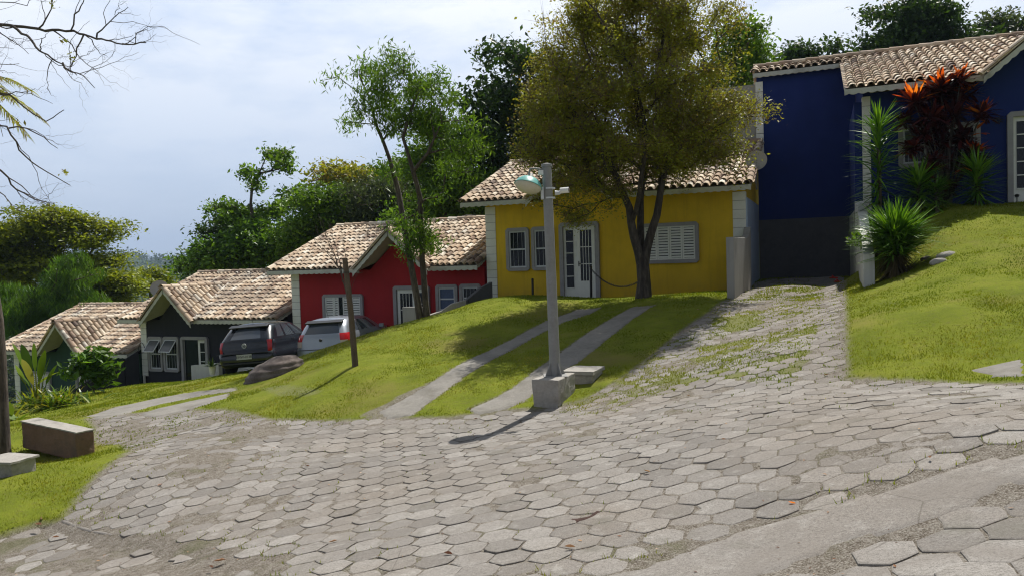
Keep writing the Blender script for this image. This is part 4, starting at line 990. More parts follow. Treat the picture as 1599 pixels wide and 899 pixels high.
bgtree('backdrop_tree','dark tree filling the space behind the yellow house roof',36,900,[(870,230,60,60),(930,260,60,40),(1000,240,80,40),(1090,230,70,50),(1150,180,60,60)],M['leaf_dark'],260,70,.65,.24,group=GB,trad=.25)
bgtree('bright_backdrop_tree','bright green tree peeking out right of the broad crown, above the roofs',31,1170,[(1190,95,26,26),(1165,75,36,46),(1204,118,12,14),(1140,120,40,40)],M['leaf_bright'],130,75,.45,.17,group=GB,trad=.15)
GR='trees growing above the blue house roof'
bgtree('round_dark_tree','big round dark crown above the middle of the blue house roof',40,1420,[(1425,50,70,42),(1370,85,52,34),(1480,75,56,36),(1410,35,40,30),(1530,85,40,24),(1440,95,90,30)],M['leaf_dark'],380,75,.62,.24,group=GR,trad=.3)
bgtree('low_dark_tree','lower dark tree at the left end of the blue house roof',42,1275,[(1280,98,34,22),(1250,105,26,16),(1315,95,30,20),(1290,118,60,14)],M['leaf_dark'],130,70,.55,.24,group=GR,trad=.2)
bgtree('light_tree','lighter green tree at the far right above the blue house roof',40,1580,[(1572,40,34,22),(1599,50,30,30),(1550,62,20,14),(1610,80,40,24)],M['leaf_grey'],110,60,.5,.22,group=GR,trad=.18)
GL='trees at the left behind the green house'
bgtree('spreading_tree','wide spreading yellow-green tree at the far left',42,70,[(62,345,30,14),(25,372,44,20),(90,352,40,18),(135,365,42,20),(30,400,44,22),(110,390,54,24),(165,400,32,22),(185,420,22,14),(60,425,56,26),(150,440,50,24),(195,452,30,16),(170,480,40,18),(-20,400,50,50),(120,470,40,26),(222,432,12,9)],M['leaf_ygreen'],760,80,.72,.20,group=GL,trad=.35,depth=.8,zs=.38,up=2)
bgtree('drooping_tree','dark green tree with shaggy drooping tufts in front of the spreading tree',36,80,[(72,408,34,12),(112,422,26,12),(60,435,34,16),(100,450,40,18),(45,470,44,18),(30,500,40,22),(90,490,46,28),(130,485,26,20),(10,470,30,24)],M['leaf_mid'],230,85,.42,.40,asp=.09,droop=1.3,group=GL,trad=.25,surf=.4)
bgtree('small_olive_tree','small flat-topped olive tree beside the grey dish, against the far hills',47,235,[(232,432,22,6),(252,436,12,5),(215,442,22,6),(245,447,20,6)],M['leaf_ygreen'],80,55,.45,.2,group=GL,trad=.12)
bgtree('low_green_tree','low green tree above the left end of the charcoal house roof',46,330,[(330,405,24,12),(315,420,26,12),(345,425,30,12),(300,432,20,8)],M['leaf_mid'],90,60,.5,.22,group=GL,trad=.14)
# far forest ---------------------------------------------------------------------
N=2600; D=rng.uniform(120,260,N); xx=rng.uniform(-150,520,N); tp=np.array([P(x,0,d)[0] for x,d in zip(xx,D)]); gz_=hz(tp,D)
hh=rng.uniform(2,7,N)*(1+.5*vnoise(tp,D,25,3)); cen=np.stack([tp,D,gz_+hh],1)
lb=MB(); leaves(lb,cen,70,1.9,.75,up=.6); o=lb.build('distant_forest',M['leaf_far']); recenter(o); tag(o,'hazy dark forest on the slopes beyond the left houses','forest',kind='stuff')
N=9000; th=rng.uniform(-1.05,.95,N); r_=rng.uniform(600,3400,N); x=np.sin(th)*r_; y=np.cos(th)*r_; cen=np.stack([x,y,hz(x,y)+rng.uniform(2,9,N)],1)
lb=MB(); leaves(lb,cen,30,8,4.2,up=.9); o=lb.build('hill_forest',M['leaf_far']); recenter(o); tag(o,'blue hazy woodland covering the far hills','forest',kind='stuff')
# straps: yuccas, cordylines, palms ------------------------------------------------
def straps(mb,p,d,L_,w,droop,prof=(.55,1,.8,.45,0),fold=0,r=None):
    p=np.asarray(p,float); d=norm(np.asarray(d,float)); n=len(p); L_=np.broadcast_to(L_,(n,))[:,None]; w=np.broadcast_to(w,(n,))[:,None]; droop=np.broadcast_to(droop,(n,))[:,None]
    side=norm(np.cross(d,np.array([0,0,1.])+rng.normal(0,.12,(n,3)))); m=len(prof); ring=[]
    for i,f in enumerate(prof):
        t_=i/(m-1); c=p+d*L_*t_+np.array([0,0,-1.])*droop*L_*t_*t_
        ring.append(np.stack([c-side*w*f*.5,c+side*w*f*.5],1))
    V=np.concatenate(ring,1); q=np.array([(2*i,2*i+1,2*i+3,2*i+2) for i in range(m-1)])
    rv=np.repeat(rng.random(n) if r is None else r,len(q))
    mb.add(V.reshape(-1,3),(q[None]+(np.arange(n)*2*m)[:,None,None]).reshape(-1,4),rv)
def sphdirs(n,zlo,zhi):
    z=rng.uniform(zlo,zhi,n); a=rng.uniform(0,2*math.pi,n); s=np.sqrt(1-z*z); return np.stack([s*np.cos(a),s*np.sin(a),z],1)
def yucca(name,label,px,py_top,py_bot,rpx,D,nl,bushy=False,lean=0,group=None,w=.036):
    base=P(px,py_bot,D); gz_=ground_at(base[0],base[1]); base=np.array([base[0],base[1],gz_-.03]); top=P(px+lean,py_top,D); k=D/F; R_=rpx*k; H=top[2]-base[2]-R_*.95
    E=empty(name,base); tag(E,label,'yucca plant',group)
    sm=MB(); hd=np.array([top[0]-base[0],0,H]); sm.tube([(0,0,0),tuple(hd*.5+[.02,0,0]),tuple(hd)],[.07,.055,.045],8); sm.build('stem',M['bark'],E,smooth=True)
    lf=MB()
    if bushy:
        nn=nl; hs=rng.random(nn)**.7; p=hd[None]*(1-.55*(1-hs))[:,None]+rng.normal(0,.05,(nn,3)); d=sphdirs(nn,-.15,1.0); d[:,2]=d[:,2]*.8+.15*hs; straps(lf,p,d,R_*1.12*(.75+.4*rng.random(nn)),w*1.15,.10+.10*rng.random(nn))
        dr=MB(); n2=nl//2; p=hd[None]*rng.uniform(.1,.75,n2)[:,None]; d=sphdirs(n2,-1,-.1); straps(dr,p,d,R_*.6,w*.9,.3); dr.build('dry_skirt',M['yuccadry'],E)
    else:
        hs=rng.random(nl)**.65; p=hd[None]*(.12+.88*hs)[:,None]; z=np.clip(-.6+1.25*hs+rng.normal(0,.25,nl),-.95,.97); a=rng.uniform(0,2*math.pi,nl); s=np.sqrt(1-z*z); d=np.stack([s*np.cos(a),s*np.sin(a),z],1)
        straps(lf,p,d,R_*(1.0+.35*rng.random(nl)),w*1.35,.08+.06*rng.random(nl))
    lf.build('leaves',M['yucca'],E); return E
yucca('yucca','tall columnar yucca beside the left corner of the blue house',1371,152,312,43,17.2,380)
yucca('yucca','low bushy yucca with dense fan of bright leaves, in front of the pale parapet wall',1398,302,430,66,14.3,950,bushy=True,w=.042)
yucca('yucca','dark yucca between the tall yucca and the red-leaved plant',1434,240,322,40,17.0,300)
yucca('yucca','yucca with bright upper leaves on the right of the red-leaved plant',1526,226,322,40,16.9,300)
yucca('yucca','small dark yucca tucked low under the red-leaved plant',1462,268,324,26,16.8,160)
# red cordyline
Dc=17.7; b0=P(1478,322,Dc); b0[2]=ground_at(b0[0],b0[1])-.03; E=empty('red_leaved_plant',b0); tag(E,'tall dark red plant with glowing orange top leaves in front of the blue house windows','shrub')
st=MB(); lf=MB(); tipm=MB()
heads=[(1470,128,30,1),(1428,150,26,1),(1505,138,26,1),(1532,172,22,1),(1450,175,26,0),(1488,170,28,0),(1412,182,20,0),(1440,205,24,0),(1470,215,26,0),(1500,205,24,0),(1524,232,20,1),(1455,245,22,0),(1492,250,22,0),(1480,285,20,0),(1445,270,16,0),(1465,185,26,0),(1425,225,18,0),(1516,255,14,0),(1500,118,18,1),(1452,138,18,1),(1475,150,24,0)]
for hx,hy,hr,tip_ in heads:
    dd=rng.uniform(-.5,.4); c=P(hx,hy+hr*.4,Dc+dd)-b0; k=Dc/F; x0=c[0]*.25+rng.normal(0,.06); st.tube([(x0*.5,rng.normal(0,.05),0),(x0*.6+c[0]*.25,c[1]*.5,c[2]*.5),tuple(c)],[.028,.02,.014],6)
    n_=66; d=sphdirs(n_,-.55,.9); straps(lf,np.repeat(c[None],n_,0)+rng.normal(0,.05,(n_,3)),d,hr*k*1.25*(.7+.5*rng.random(n_)),.085,.18*rng.random(n_)+.05,prof=(.25,.8,1,.7,0))
    if tip_:
        n_=22; d=sphdirs(n_,.25,1); straps(tipm,np.repeat((c+[0,0,.03])[None],n_,0),d,hr*k*1.35*(.7+.5*rng.random(n_)),.08,.10,prof=(.25,.8,1,.7,0))
for hx,hy in ((1412,240),(1538,190),(1505,262),(1448,262),(1532,208)):
    c=P(hx,hy,Dc-.3)-b0; n_=4; straps(tipm,np.repeat(c[None],n_,0),sphdirs(n_,-.6,.6),.26,.075,.15,prof=(.25,.8,1,.7,0))
st.build('stem',M['barkdark'],E,smooth=True); lf.build('dark_leaves',M['cord'],E); tipm.build('orange_leaves',M['cordtip'],E)
def shrub(name,label,px,pyb,D,blobs,leafm,n,rc,size,cat='shrub',nc=60,**kw):
    b=P(px,pyb,D); base=np.array([b[0],b[1],ground_at(b[0],b[1])-.03]); att=blob_points(pxblobs(blobs,D),nc); top=np.array([np.mean(att[:,0]),b[1],np.mean(att[:,2])])
    return tree(name,label,cat,base,[dict(p=[base,(base*.6+top*.4),top],r=[.035,.025,.015],free=.3)],att,leafm,M['bark'],n=n,rc=rc,size=size,tip=.005,seg=.2,**kw)
shrub('small_shrub','small light-leaved shrub leaning over the pale parapet behind the low yucca',1352,430,15.2,[(1345,375,16,10),(1334,372,9,6),(1360,385,12,12)],M['leaf_bright'],16,.10,.07,nc=26)
shrub('glossy_shrub','glossy dark-leaved shrub in front of the dark green house',146,612,21.5,[(128,562,16,8),(150,556,16,10),(165,574,14,10),(140,575,20,12),(155,588,14,8),(122,580,12,8)],M['leaf_mid'],22,.22,.24,nc=44,asp=.42)
# strap clump and broad leaved plants at the lower left
b=P(82,628,19.6); b[2]=ground_at(b[0],b[1])-.05; E=empty('strap_leaf_clump',b); tag(E,'spiky clump of arching green strap leaves below the dark green house','plant')
lf=MB(); n_=420; p=np.stack([rng.normal(0,.5,n_),rng.normal(0,.25,n_),np.zeros(n_)+.08],1); straps(lf,p,sphdirs(n_,.15,1),.95*(.6+.6*rng.random(n_)),.055,.35+.2*rng.random(n_)); lf.build('leaves',M['banana'],E)
st=MB(); st.tube([(0,0,0),(0,0,.2)],[.06,.03],7); st.build('stem',M['bark'],E)
def broadplant(label,px,pyb,D,specs,wdt=.30):
    b=P(px,pyb,D); b[2]=ground_at(b[0],b[1])-.05; E=empty('broad_leaf_plant',b); tag(E,label,'plant'); lf=MB(); st=MB()
    for (x0,y0,x1,y1) in specs:
        dd=rng.uniform(-.3,.3); a=P(x0,y0,D+dd)-b; c=P(x1,y1,D+dd)-b; d=c-a; Ln=np.linalg.norm(d); st.tube([(rng.normal(0,.03),rng.normal(0,.03),0),tuple(a*.7),tuple(a)],[.022,.016,.01],6)
        dirn=norm(d)+np.array([0,0,.25]); side_n=6
        straps(lf,[a],[dirn],Ln*1.03,wdt*(.8+.3*random.random()),.25,prof=(.15,.8,1,1,.9,.6,0))
    st.build('stem',M['banana'],E,smooth=True); lf.build('leaves',M['banana'],E); return E
broadplant('broad-leaved plant with tall yellowish paddle leaves beside the left trunk',60,640,19.9,[(48,585,30,522),(55,580,52,520),(42,585,14,520),(60,590,64,545),(68,590,80,548),(40,600,20,560),(72,600,92,560),(50,590,40,545),(58,600,100,575),(46,602,22,575),(62,596,72,530),(52,600,30,548)],.24)
broadplant('broad-leaved plant lying low with a yellow leaf at the foot of the left trunk',22,668,16.5,[(20,655,45,622),(16,655,30,650),(24,655,4,640),(18,650,8,618),(26,660,50,640)],.20)
# spiky pot plant by the charcoal house
b=P(332,584,25.6); b[2]=max(b[2],ground_at(b[0],b[1])); E=empty('potted_plant',b); tag(E,'small spiky plant in a slim white pot beside the charcoal house door','plant')
q=MB(); q.lathe([(.0,0),(.09,0),(.12,.30),(.10,.30),(.09,.24),(0,.24)],k=14); q.build('pot',M['white'],E)
q=MB(); straps(q,np.tile([0,0,.25],(40,1)),sphdirs(40,.2,1),.42,.05,.1); q.build('leaves',M['leaf_dark'],E)
# bare tree at the far left ----------------------------------------------------------
Db=11.6; b=P(0,712,Db); base_=np.array([b[0]-.02,b[1],ground_at(b[0],b[1])-.1]); E=empty('bare_tree',base_); tag(E,'leafless gnarled tree, trunk at the left edge and bare twigs across the sky','tree')
q=lambda x,y,dd=0: P(x,y,Db+dd)-base_
tb=MB(); tb.tube([(0,0,0),q(2,690),q(0,620),q(-2,560),q(-6,500),q(-22,400),q(-55,280),q(-90,150),q(-110,60)],[.18,.125,.11,.105,.10,.10,.10,.10,.08],14); tb.build('trunk',M['bark'],E,smooth=True); tb=MB()
mains=[[(-105,70),(-40,35),(0,38),(60,46),(115,50),(150,60),(190,70),(228,67)],[(20,42),(42,58),(60,78),(95,100),(120,118)],[(-60,270),(-20,190),(10,200),(30,235),(60,262),(90,278),(110,290)],
 [(-60,270),(-25,250),(5,268),(25,298),(55,312),(85,318)],[(110,50),(118,25),(130,5),(140,-30)],[(-90,150),(-20,140),(15,150),(40,172),(72,190),(100,172)],[(-100,100),(-30,5),(10,2),(40,8),(75,-10)],
 [(60,46),(80,15),(84,-20)],[(95,100),(110,112),(130,118),(148,138)],[(130,55),(122,75),(116,95),(105,112)],[(150,60),(165,40),(185,20),(200,12)],[(-90,150),(-30,100),(0,100),(30,100)],[(10,200),(40,200),(70,215),(90,232)],[(-60,280),(-30,255),(0,300),(20,325),(40,332)]]
def gnarl(mb,pts,r0,level,side_rate):
    """pts relative; adds jitter and spawns twigs"""
    dense=[]; 
    for i in range(len(pts)-1):
        n_=max(2,int(np.linalg.norm(pts[i+1]-pts[i])/.10))
        for k in range(n_): dense.append(pts[i]+(pts[i+1]-pts[i])*k/n_+rng.normal(0,.011,3))
    dense.append(pts[-1]); m=len(dense); rad=[r0*(1-.78*i/m) for i in range(m)]
    mb.tube(dense,rad,6 if level==0 else 4,cap=False)
    if level<3:
        for i in range(2,m-1):
            if rng.random()<side_rate:
                d=norm(dense[min(i+1,m-1)]-dense[i-1]); s=norm(rng.normal(0,1,3)*np.array([1,.45,1])); dd=norm(d*.75+s*.9); Ln=(.95,.55,.28)[level]*(.35+.8*rng.random())
                c=dense[i]; qs=[c]; 
                for k in range(4): dd=norm(dd+rng.normal(0,.28,3)*np.array([1,.5,1])+np.array([.10,0,.04])); qs.append(qs[-1]+dd*Ln/4)
                gnarl(mb,qs,min(rad[i]*.62,(.012,.0075,.005)[level]),level+1,(.34,.30,0)[level])
for i,mn in enumerate(mains):
    pts=[q(x,y,.35*math.sin(i*2.1+k*.5)) for k,(x,y) in enumerate(mn)]
    gnarl(tb,pts,.034 if i in (0,) else (.022 if i in (2,3,5,1) else .014),0,.34)
gnarl(tb,[q(190,70),q(205,66),q(215,52),q(232,42),q(258,44),q(285,58),q(312,70)],.007,2,0.0)
tb.build('branches',M['barkgrey'],E,smooth=True)
lb=MB(); leaves(lb,np.array([q(100,65),q(27,192),q(102,270),q(110,87),q(84,8)]),12,.06,.06); lb.build('crown',M['leaf_olive'],E)
# palm whose fronds enter at the left edge
Dp=13.5; b=P(-70,600,Dp); base_=np.array([b[0],b[1],ground_at(b[0],b[1])-.1]); E=empty('palm_tree',base_); tag(E,'palm with hanging fronds entering at the upper left edge','palm')
cpt=P(-62,125,Dp)-base_; tb=MB(); tb.tube([(0,0,0),tuple(cpt*.5+[.05,0,0]),tuple(cpt)],[.17,.14,.12],12); tb.build('trunk',M['bark'],E,smooth=True)
for ang,el,ln in [(0,.35,1.35),(0.35,.0,1.25),(-.3,.15,1.3),(1.6,.5,1.4),(3.1,.4,1.4),(4.2,.5,1.4),(5.0,.3,1.4),(2.4,.1,1.3),(.05,-.35,1.15)]:
    d=np.array([math.cos(ang)*math.cos(el),math.sin(ang)*math.cos(el),math.sin(el)]); t_=np.linspace(0,1,26); pts=cpt+d*ln*t_[:,None]+np.array([0,0,-1.])*(t_**2*.75)[:,None]*ln*.7
    fr=MB(); fr.tube(pts,[.018*(1-.8*x) for x in t_],5); side=norm(np.cross(d,[0,0,1.]))
    for s_ in (-1,1):
        pr=pts[3:]; dd=norm(side*s_*.8+d*.55+np.array([0,0,-.35])); n_=len(pr); straps(fr,np.repeat(pr,2,0)+rng.normal(0,.01,(2*n_,3)),np.tile(dd,(2*n_,1))+rng.normal(0,.08,(2*n_,3)),.38*(1-.5*np.repeat(t_[3:],2)),.022,.45)
    fr.build('frond',M['leaf_olive'],E)
# ================================================================= THINGS
# street lamp
b=P(867,586,10.85); tp=P(853.5,256,10.85); b0=np.array(b); gz_=ground_at(b[0],b[1]); 
E=empty('street_lamp',b0); tag(E,'weathered grey pole lamp with tilted teal shade, on a concrete block in the lawn','street lamp'); v=tp-b0
q=MB(); q.tube([(0,0,0),tuple(v*.985)],[.080,.068],12); q.build('pole',M['galv'],E,smooth=True)
q=MB(); q.lathe([(.074,0),(.082,.0),(.080,.04),(.02,.055),(0,.055)],c=v*.985,k=12); q.build('pole_cap',M['galv'],E)
q=MB()
for k in range(4):
    a=k*math.pi/2+.5; c,s=math.cos(a),math.sin(a); q.prism([(c*.07,s*.07,.012),(c*.17,s*.17,.012),(c*.16,s*.16,.04),(c*.07,s*.07,.22)],(-s*.012,c*.012,0))
q.box((-.17,-.17,0),(.17,.17,.012)); q.build('base_flange',M['galv'],E)
k=10.85/F
rel=lambda x,y,dd=0: P(x,y,10.85+dd)-b0
q=MB(); q.tube([rel(853,266),rel(835,263,-.05),rel(828,264,-.06),rel(826.5,268,-.06),rel(826,277,-.06)],[.014]*5,8); q.build('arm',M['galv'],E,smooth=True)
Mt=np.array((Matrix.Rotation(R(17),3,'Y')@Matrix.Rotation(R(-14),3,'X')))
M4=np.eye(4); M4[:3,:3]=Mt; cc=rel(825,290,-.06)
q=MB(); q.lathe([(.03,.13),(.05,.125),(.12,.105),(.175,.055),(.205,.0),(.212,-.012),(.200,-.010),(.165,.045),(.10,.09),(.0,.10)],c=cc,k=36,M=M4); shd=q.build('shade',M['teal'],E,smooth=True)
q=MB(); q.lathe([(.198,-.008),(.19,-.035),(.15,-.075),(.08,-.10),(.0,-.108)],c=cc,k=32,M=M4); q.build('diffuser',M['diffuser'],shd,smooth=True)
q=MB(); q.lathe([(0,.19),(.025,.19),(.028,.13),(.05,.125)],c=cc,k=16,M=M4); q.build('lamp_holder',M['galv'],shd,smooth=True)
q=MB(); c=rel(845,270,.0); q.box(c+[-.04,-.04,-.035],c+[.04,.04,.035]); q.build('junction_box',M['white'],E,bevel=.008)
c=rel(858,302)
for zz in (-.07,.07): q=MB(); q.lathe([(.078,-.012),(.084,-.012),(.084,.012),(.078,.012)],c=c+[0,0,zz],k=20); q.build('clamp',M['whitemetal'],E)
q=MB(); q.box(c+[-.125,-.05,-.09],c+[-.085,.05,.09]); q.build('control_box',M['whitemetal'],E,bevel=.006)
q=MB(); q.tube([c+[.08,0,0],c+[.14,0,.0],c+[.18,-.01,.02]],[.035,.03,.018],10); q.build('camera_bracket',M['whitemetal'],E,smooth=True)
q=MB(); q.tube([c+[.16,-.01,.03],c+[.28,-.05,.035]],[.042,.042],14); cm=q.build('security_camera',M['white'],E)
q=MB(); q.tube([c+[.2795,-.0499,.035],c+[.285,-.0517,.035]],[.03,.03],14); q.build('lens',M['glass'],cm)
# concrete blocks
def chip(o,amp=.012,sc=9,cuts=9):
    bm=bmesh.new(); bm.from_mesh(o.data); bmesh.ops.subdivide_edges(bm,edges=bm.edges[:],cuts=cuts,use_grid_fill=True)
    from mathutils import noise as mn
    for v_ in bm.verts:
        n_=mn.noise_vector(v_.co*sc); n2=mn.noise_vector(v_.co*sc*.3+Vector((7,3,1)))
        v_.co+=n_*amp+n2*amp*1.3
    bm.normal_update(); bm.to_mesh(o.data); bm.free(); o.data.update()
def block(name,label,c,sx_,sy_,sz,yaw,mat,tz=0,slab=None,cat='concrete block',sub=.12):
    E=MB(); n_=3; Mx=np.array(Matrix.Rotation(yaw,4,'Z')@Matrix.Rotation(tz,4,'Y'))
    E.box((-sx_/2,-sy_/2,-sub),(sx_/2,sy_/2,sz),M=Mx); o=E.build(name,mat,bevel=.012); chip(o); o.location=c; tag(o,label,cat)
    if slab:
        s=MB(); s.box((-sx_/2-.03,-sy_/2-.03,sz+.002),(sx_/2+.03,sy_/2+.03,sz+slab),M=Mx); chip(s.build('slab',M['conc'],o,bevel=.008),.006)
    return o
g1=P(858,612,10.85); block('concrete_block','concrete footing block under the street lamp',np.array([b0[0]-.02,b0[1]-.02,b0[2]-.345]),.40,.72,.345,R(-24),M['conc'])
g2=P(913,600,11.45); t2=P(913,574,11.45); block('concrete_block','wider concrete block with a slab on top, right of the lamp footing',np.array([g2[0],g2[1]+.1,t2[2]-.30]),.44,.55,.22,R(-24),M['conc'],slab=.06)
A=P(121,711,11.0); B_=P(33,689,11.9); d=(B_-A); dh=norm(np.array([d[0],d[1],0])); per=np.array([dh[1],-dh[0],0]); 
if per[1]<0: per=-per
mb=MB(); h=.33
mb.prism([tuple(A-[0,0,.1]),tuple(B_-[0,0,.1]),tuple(B_+[0,0,h*.98]),tuple(A+[0,0,h])],per*.27); o=mb.build('concrete_bench',M['concside'],bevel=.03); chip(o,.014); recenter(o); tag(o,'long reddish concrete bench block on the left lawn edge','bench')
s=MB(); s.prism([tuple(A+[0,0,h+.001]),tuple(B_+[0,0,h*.98+.001]),tuple(B_+[0,0,h*.98+.022]),tuple(A+[0,0,h+.022])],per*.27); sl=s.build('bench_top',M['conc'],o,bevel=.008); chip(sl,.007); sl.location=-o.location
c=P(8,741,9.7); block('concrete_block','pale low concrete block cut off by the left edge, below the bench',np.array([c[0],c[1]+.1,ground_at(c[0],c[1])-.02]),.50,.36,.24,R(-18),M['conc'],slab=.035)
# boulders
def boulder(name,label,c,rad,seed,mat='rock',rot=0,cat='boulder',group=None):
    bm=bmesh.new(); bmesh.ops.create_icosphere(bm,subdivisions=5 if rad[0]>.4 else 3,radius=1)
    for v_ in bm.verts:
        n3=v_.co.normalized(); f=1+.13*math.sin(2.1*n3.x+seed)*math.cos(2.7*n3.y+seed)+.02*math.sin(6*n3.x+3*n3.z+seed)+.012*math.sin(13*n3.y+9*n3.x)+.02*math.sin(23*n3.z+17*n3.x)
        v_.co=Vector((n3.x*rad[0]*f,n3.y*rad[1]*f,n3.z*rad[2]*f))
    me=bpy.data.meshes.new(name); bm.to_mesh(me); bm.free(); me.polygons.foreach_set('use_smooth',np.ones(len(me.polygons),bool)); me.materials.append(M[mat]); o=bpy.data.objects.new(name,me); COL.objects.link(o); o.location=c; o.rotation_euler=(0,rot,0); tag(o,label,cat,group); return o
c=P(425,585,16.2); boulder('boulder','large smooth brown boulder on the lawn behind which the dark car is parked',(c[0],c[1],c[2]-.10),(.78,.6,.40),1.0,rot=R(-27))
for (x,y,r_,s_,lb_) in ((1466,408,.16,2,'rounded grey stone nearest the low yucca'),(1478,399,.19,3,'flat grey stone behind the rounded one right of the low yucca'),(1447,403,.12,5,'small brown stone half hidden at the foot of the low yucca')):
    c=gp(x,y+3); g_=c[2]-.02; boulder('garden_stone',lb_,(c[0],c[1],g_+.03),(r_,r_*.8,r_*.55),s_,mat='rock' if s_==5 else 'conc',cat='stone',group='stones beside the low yucca')
# stake and sapling
a=gp(556,574); tp=P(538.5,403,a[1]); E=empty('wooden_stake',a); tag(E,'upright weathered wooden stake on the sunny lawn mound','stake')
q=MB(); q.tube([(0,0,-.2),tuple((tp-a)*.5+[.012,0,0]),tuple(tp-a)],[.062,.056,.05],7); q.build('post',M['oldwood'],E)
q=MB(); q.tube([((tp-a)*.87)+[0,0,-.008],((tp-a)*.87)+[0,0,.008]],[.060,.060],10); q.build('tie',M['iron'],E)
a2=a+np.array([.04,.10,0]); a2[2]=ground_at(a2[0],a2[1])-.02; E=empty('bare_sapling',a2); tag(E,'thin leafless reddish sapling tied against the wooden stake','sapling')
tb=MB(); q=lambda x,y,dd=0.1: P(x,y,a[1]+dd)-a2
for pts,r_ in (([(556,572),(549,500),(540,450),(528,415),(517,390),(508,362)],.016),([(535,440),(528,400),(520,370),(515,345)],.009),([(528,415),(510,395),(498,385),(490,372)],.008),([(540,450),(530,420),(500,375),(492,352)],.007),([(538,440),(540,400),(536,380),(534,362)],.007),([(545,470),(552,440),(556,430),(566,425)],.006),([(520,395),(512,370),(500,350),(497,335)],.006)):
    gnarl(tb,[q(*p_,dd=.1+.1*random.random()) for p_ in pts],r_,2,0)
    gnarl(tb,[q(p_[0]+random.uniform(-4,4),p_[1]) for p_ in pts[-3:]],r_*.5,1,.3)
tb.build('stem',M['bark'],E,smooth=True)
# posts and chain by the yellow house
def post(label,x,y0,y1,D,r_=.03):
    b=P(x,y1,D); t_=P(x-.5,y0,D); b[2]=min(b[2],ground_at(b[0],b[1]))-.03; q=MB(); q.tube([b,t_],[r_,r_],8); q.lathe([(r_,0),(r_*1.25,.01),(r_*.8,.04),(0,.05)],c=t_,k=10); o=q.build('chain_post',M['iron']); recenter(o); tag(o,label,'post'); return t_
post('short dark post in front of the yellow house windows',832,437,467,22.0,.035); tpost=post('short dark post in front of the yellow house door, holding the chain',923,417,462,20.6,.035)
ea=tpost-np.array([0,0,.05]); eb=P(1000,438,18.5); q=MB(); n_=46; prev=None
for i in range(n_):
    t_=i/(n_-1); c=ea+(eb-ea)*t_-np.array([0,0,1.])*(.30*4*t_*(1-t_)); 
    if prev is not None:
        d=norm(c-prev); u=norm(np.cross(d,[0,0,1.])) if i%2 else norm(np.cross(np.cross(d,[0,0,1.]),d)); mid=(c+prev)/2; L_=np.linalg.norm(c-prev)*.72
        q.tube([mid+d*L_*math.cos(a_)+u*.022*math.sin(a_) for a_ in np.linspace(0,2*math.pi,9)],.007,4,cap=False)
    prev=c
o=q.build('chain',M['iron']); recenter(o); tag(o,'rusty chain sagging from the door post to the broad tree trunk','chain')
# garden light, sandals
c=P(1588,322,17.7); c[2]=ground_at(c[0],c[1]); E=empty('garden_light',c); tag(E,'small dark path light in the grass before the blue house door','garden light')
q=MB(); q.tube([(0,0,-.05),(0,0,.16)],[.012,.012],6); q.build('stem',M['iron'],E)
q=MB(); q.lathe([(0,.16),(.035,.16),(.04,.20),(.065,.205),(.02,.235),(0,.24)],k=14); q.build('lamp_head',M['iron'],E)
for i,(x,y,a_) in enumerate(((1302,436,.5),(1308,442,.2))):
    c=gp(x,y); E=MB(); pts=[(.05*math.cos(t_)*(1 if math.sin(t_)>0 else .8),.14*math.sin(t_)) for t_ in np.linspace(0,2*math.pi,16,endpoint=False)]; E.prism([(px_,py_,.01) for px_,py_ in pts],(0,0,.03)); E.tube([(-.045,.02,.035),(0,.05,.085),(.045,.02,.035)],.016,6)
    o=E.build('sandal',M['redthing']); o.location=c+[0,0,.02]; o.rotation_euler=(0,0,a_); tag(o,['red sandal further up the paved drive','red sandal nearer the camera on the paved drive'][i],'sandal','red sandals left on the drive')
# satellite dishes
def dish(label,c,R_,direc,foot,wire=False,mat='mesh'):
    E=empty('satellite_dish',foot); tag(E,label,'satellite dish'); dz=Vector(direc).normalized(); Mr=np.eye(4); Mr[:3,:3]=np.array(dz.to_track_quat('Z','Y').to_matrix()); cc=np.array(c)-foot
    q=MB(); n_=8; prof=[(R_*i/n_,.22*R_*(i/n_)**2) for i in range(n_+1)]
    if wire:
        for f in (.35,.7,1.0):
            q.tube([cc+Mr[:3,:3]@np.array([R_*f*math.cos(a_),R_*f*math.sin(a_),.22*R_*f*f]) for a_ in np.linspace(0,2*math.pi,40)],.012 if f==1 else .006,5,cap=False)
        for k_ in range(16):
            a_=k_*math.pi/8; q.tube([cc+Mr[:3,:3]@np.array([r_*math.cos(a_),r_*math.sin(a_),z_]) for r_,z_ in prof],.005,4)
    else:
        q.lathe(prof+[(R_*1.01,.22*R_+.004),(R_*1.0,.20*R_)]+[(r_,z_-.02) for r_,z_ in prof[::-1][1:]],c=cc,k=32,M=Mr)
    q.build('reflector',M[mat],E,smooth=not wire)
    q=MB(); f=cc+Mr[:3,:3]@np.array([0,0,R_*.85]); q.tube([cc+Mr[:3,:3]@np.array([0,-R_*.9,.2*R_]),f],.010,6); q.tube([f-Mr[:3,:3]@np.array([0,0,.05]),f+Mr[:3,:3]@np.array([0,0,.04])],.028,8); q.build('feed_arm',M['galv'],E)
    q=MB(); q.tube([(0,0,-.05),(cc[0]*.2,cc[1]*.2,cc[2]*.6),cc-Mr[:3,:3]@np.array([0,0,.03])],.022,8); q.build('mount',M['galv'],E); return E
c=P(1181,252,20.9); dish('small grey satellite dish at the right corner of the yellow house roof',c,.29,(-.35,-.9,.25),c+np.array([.05,.25,-.55]))
c=P(249,451,33.5); dish('grey satellite dish above the left slope of the charcoal house roof',c,.38,(.25,-.9,.35),c+np.array([.1,.4,-1.1]))
c=P(735,362,28.2); dish('large wire-mesh dish rising behind the red house ridge',c,.72,(.15,-.75,.65),c+np.array([0,.5,-1.2]),wire=True,mat='whitemetal')
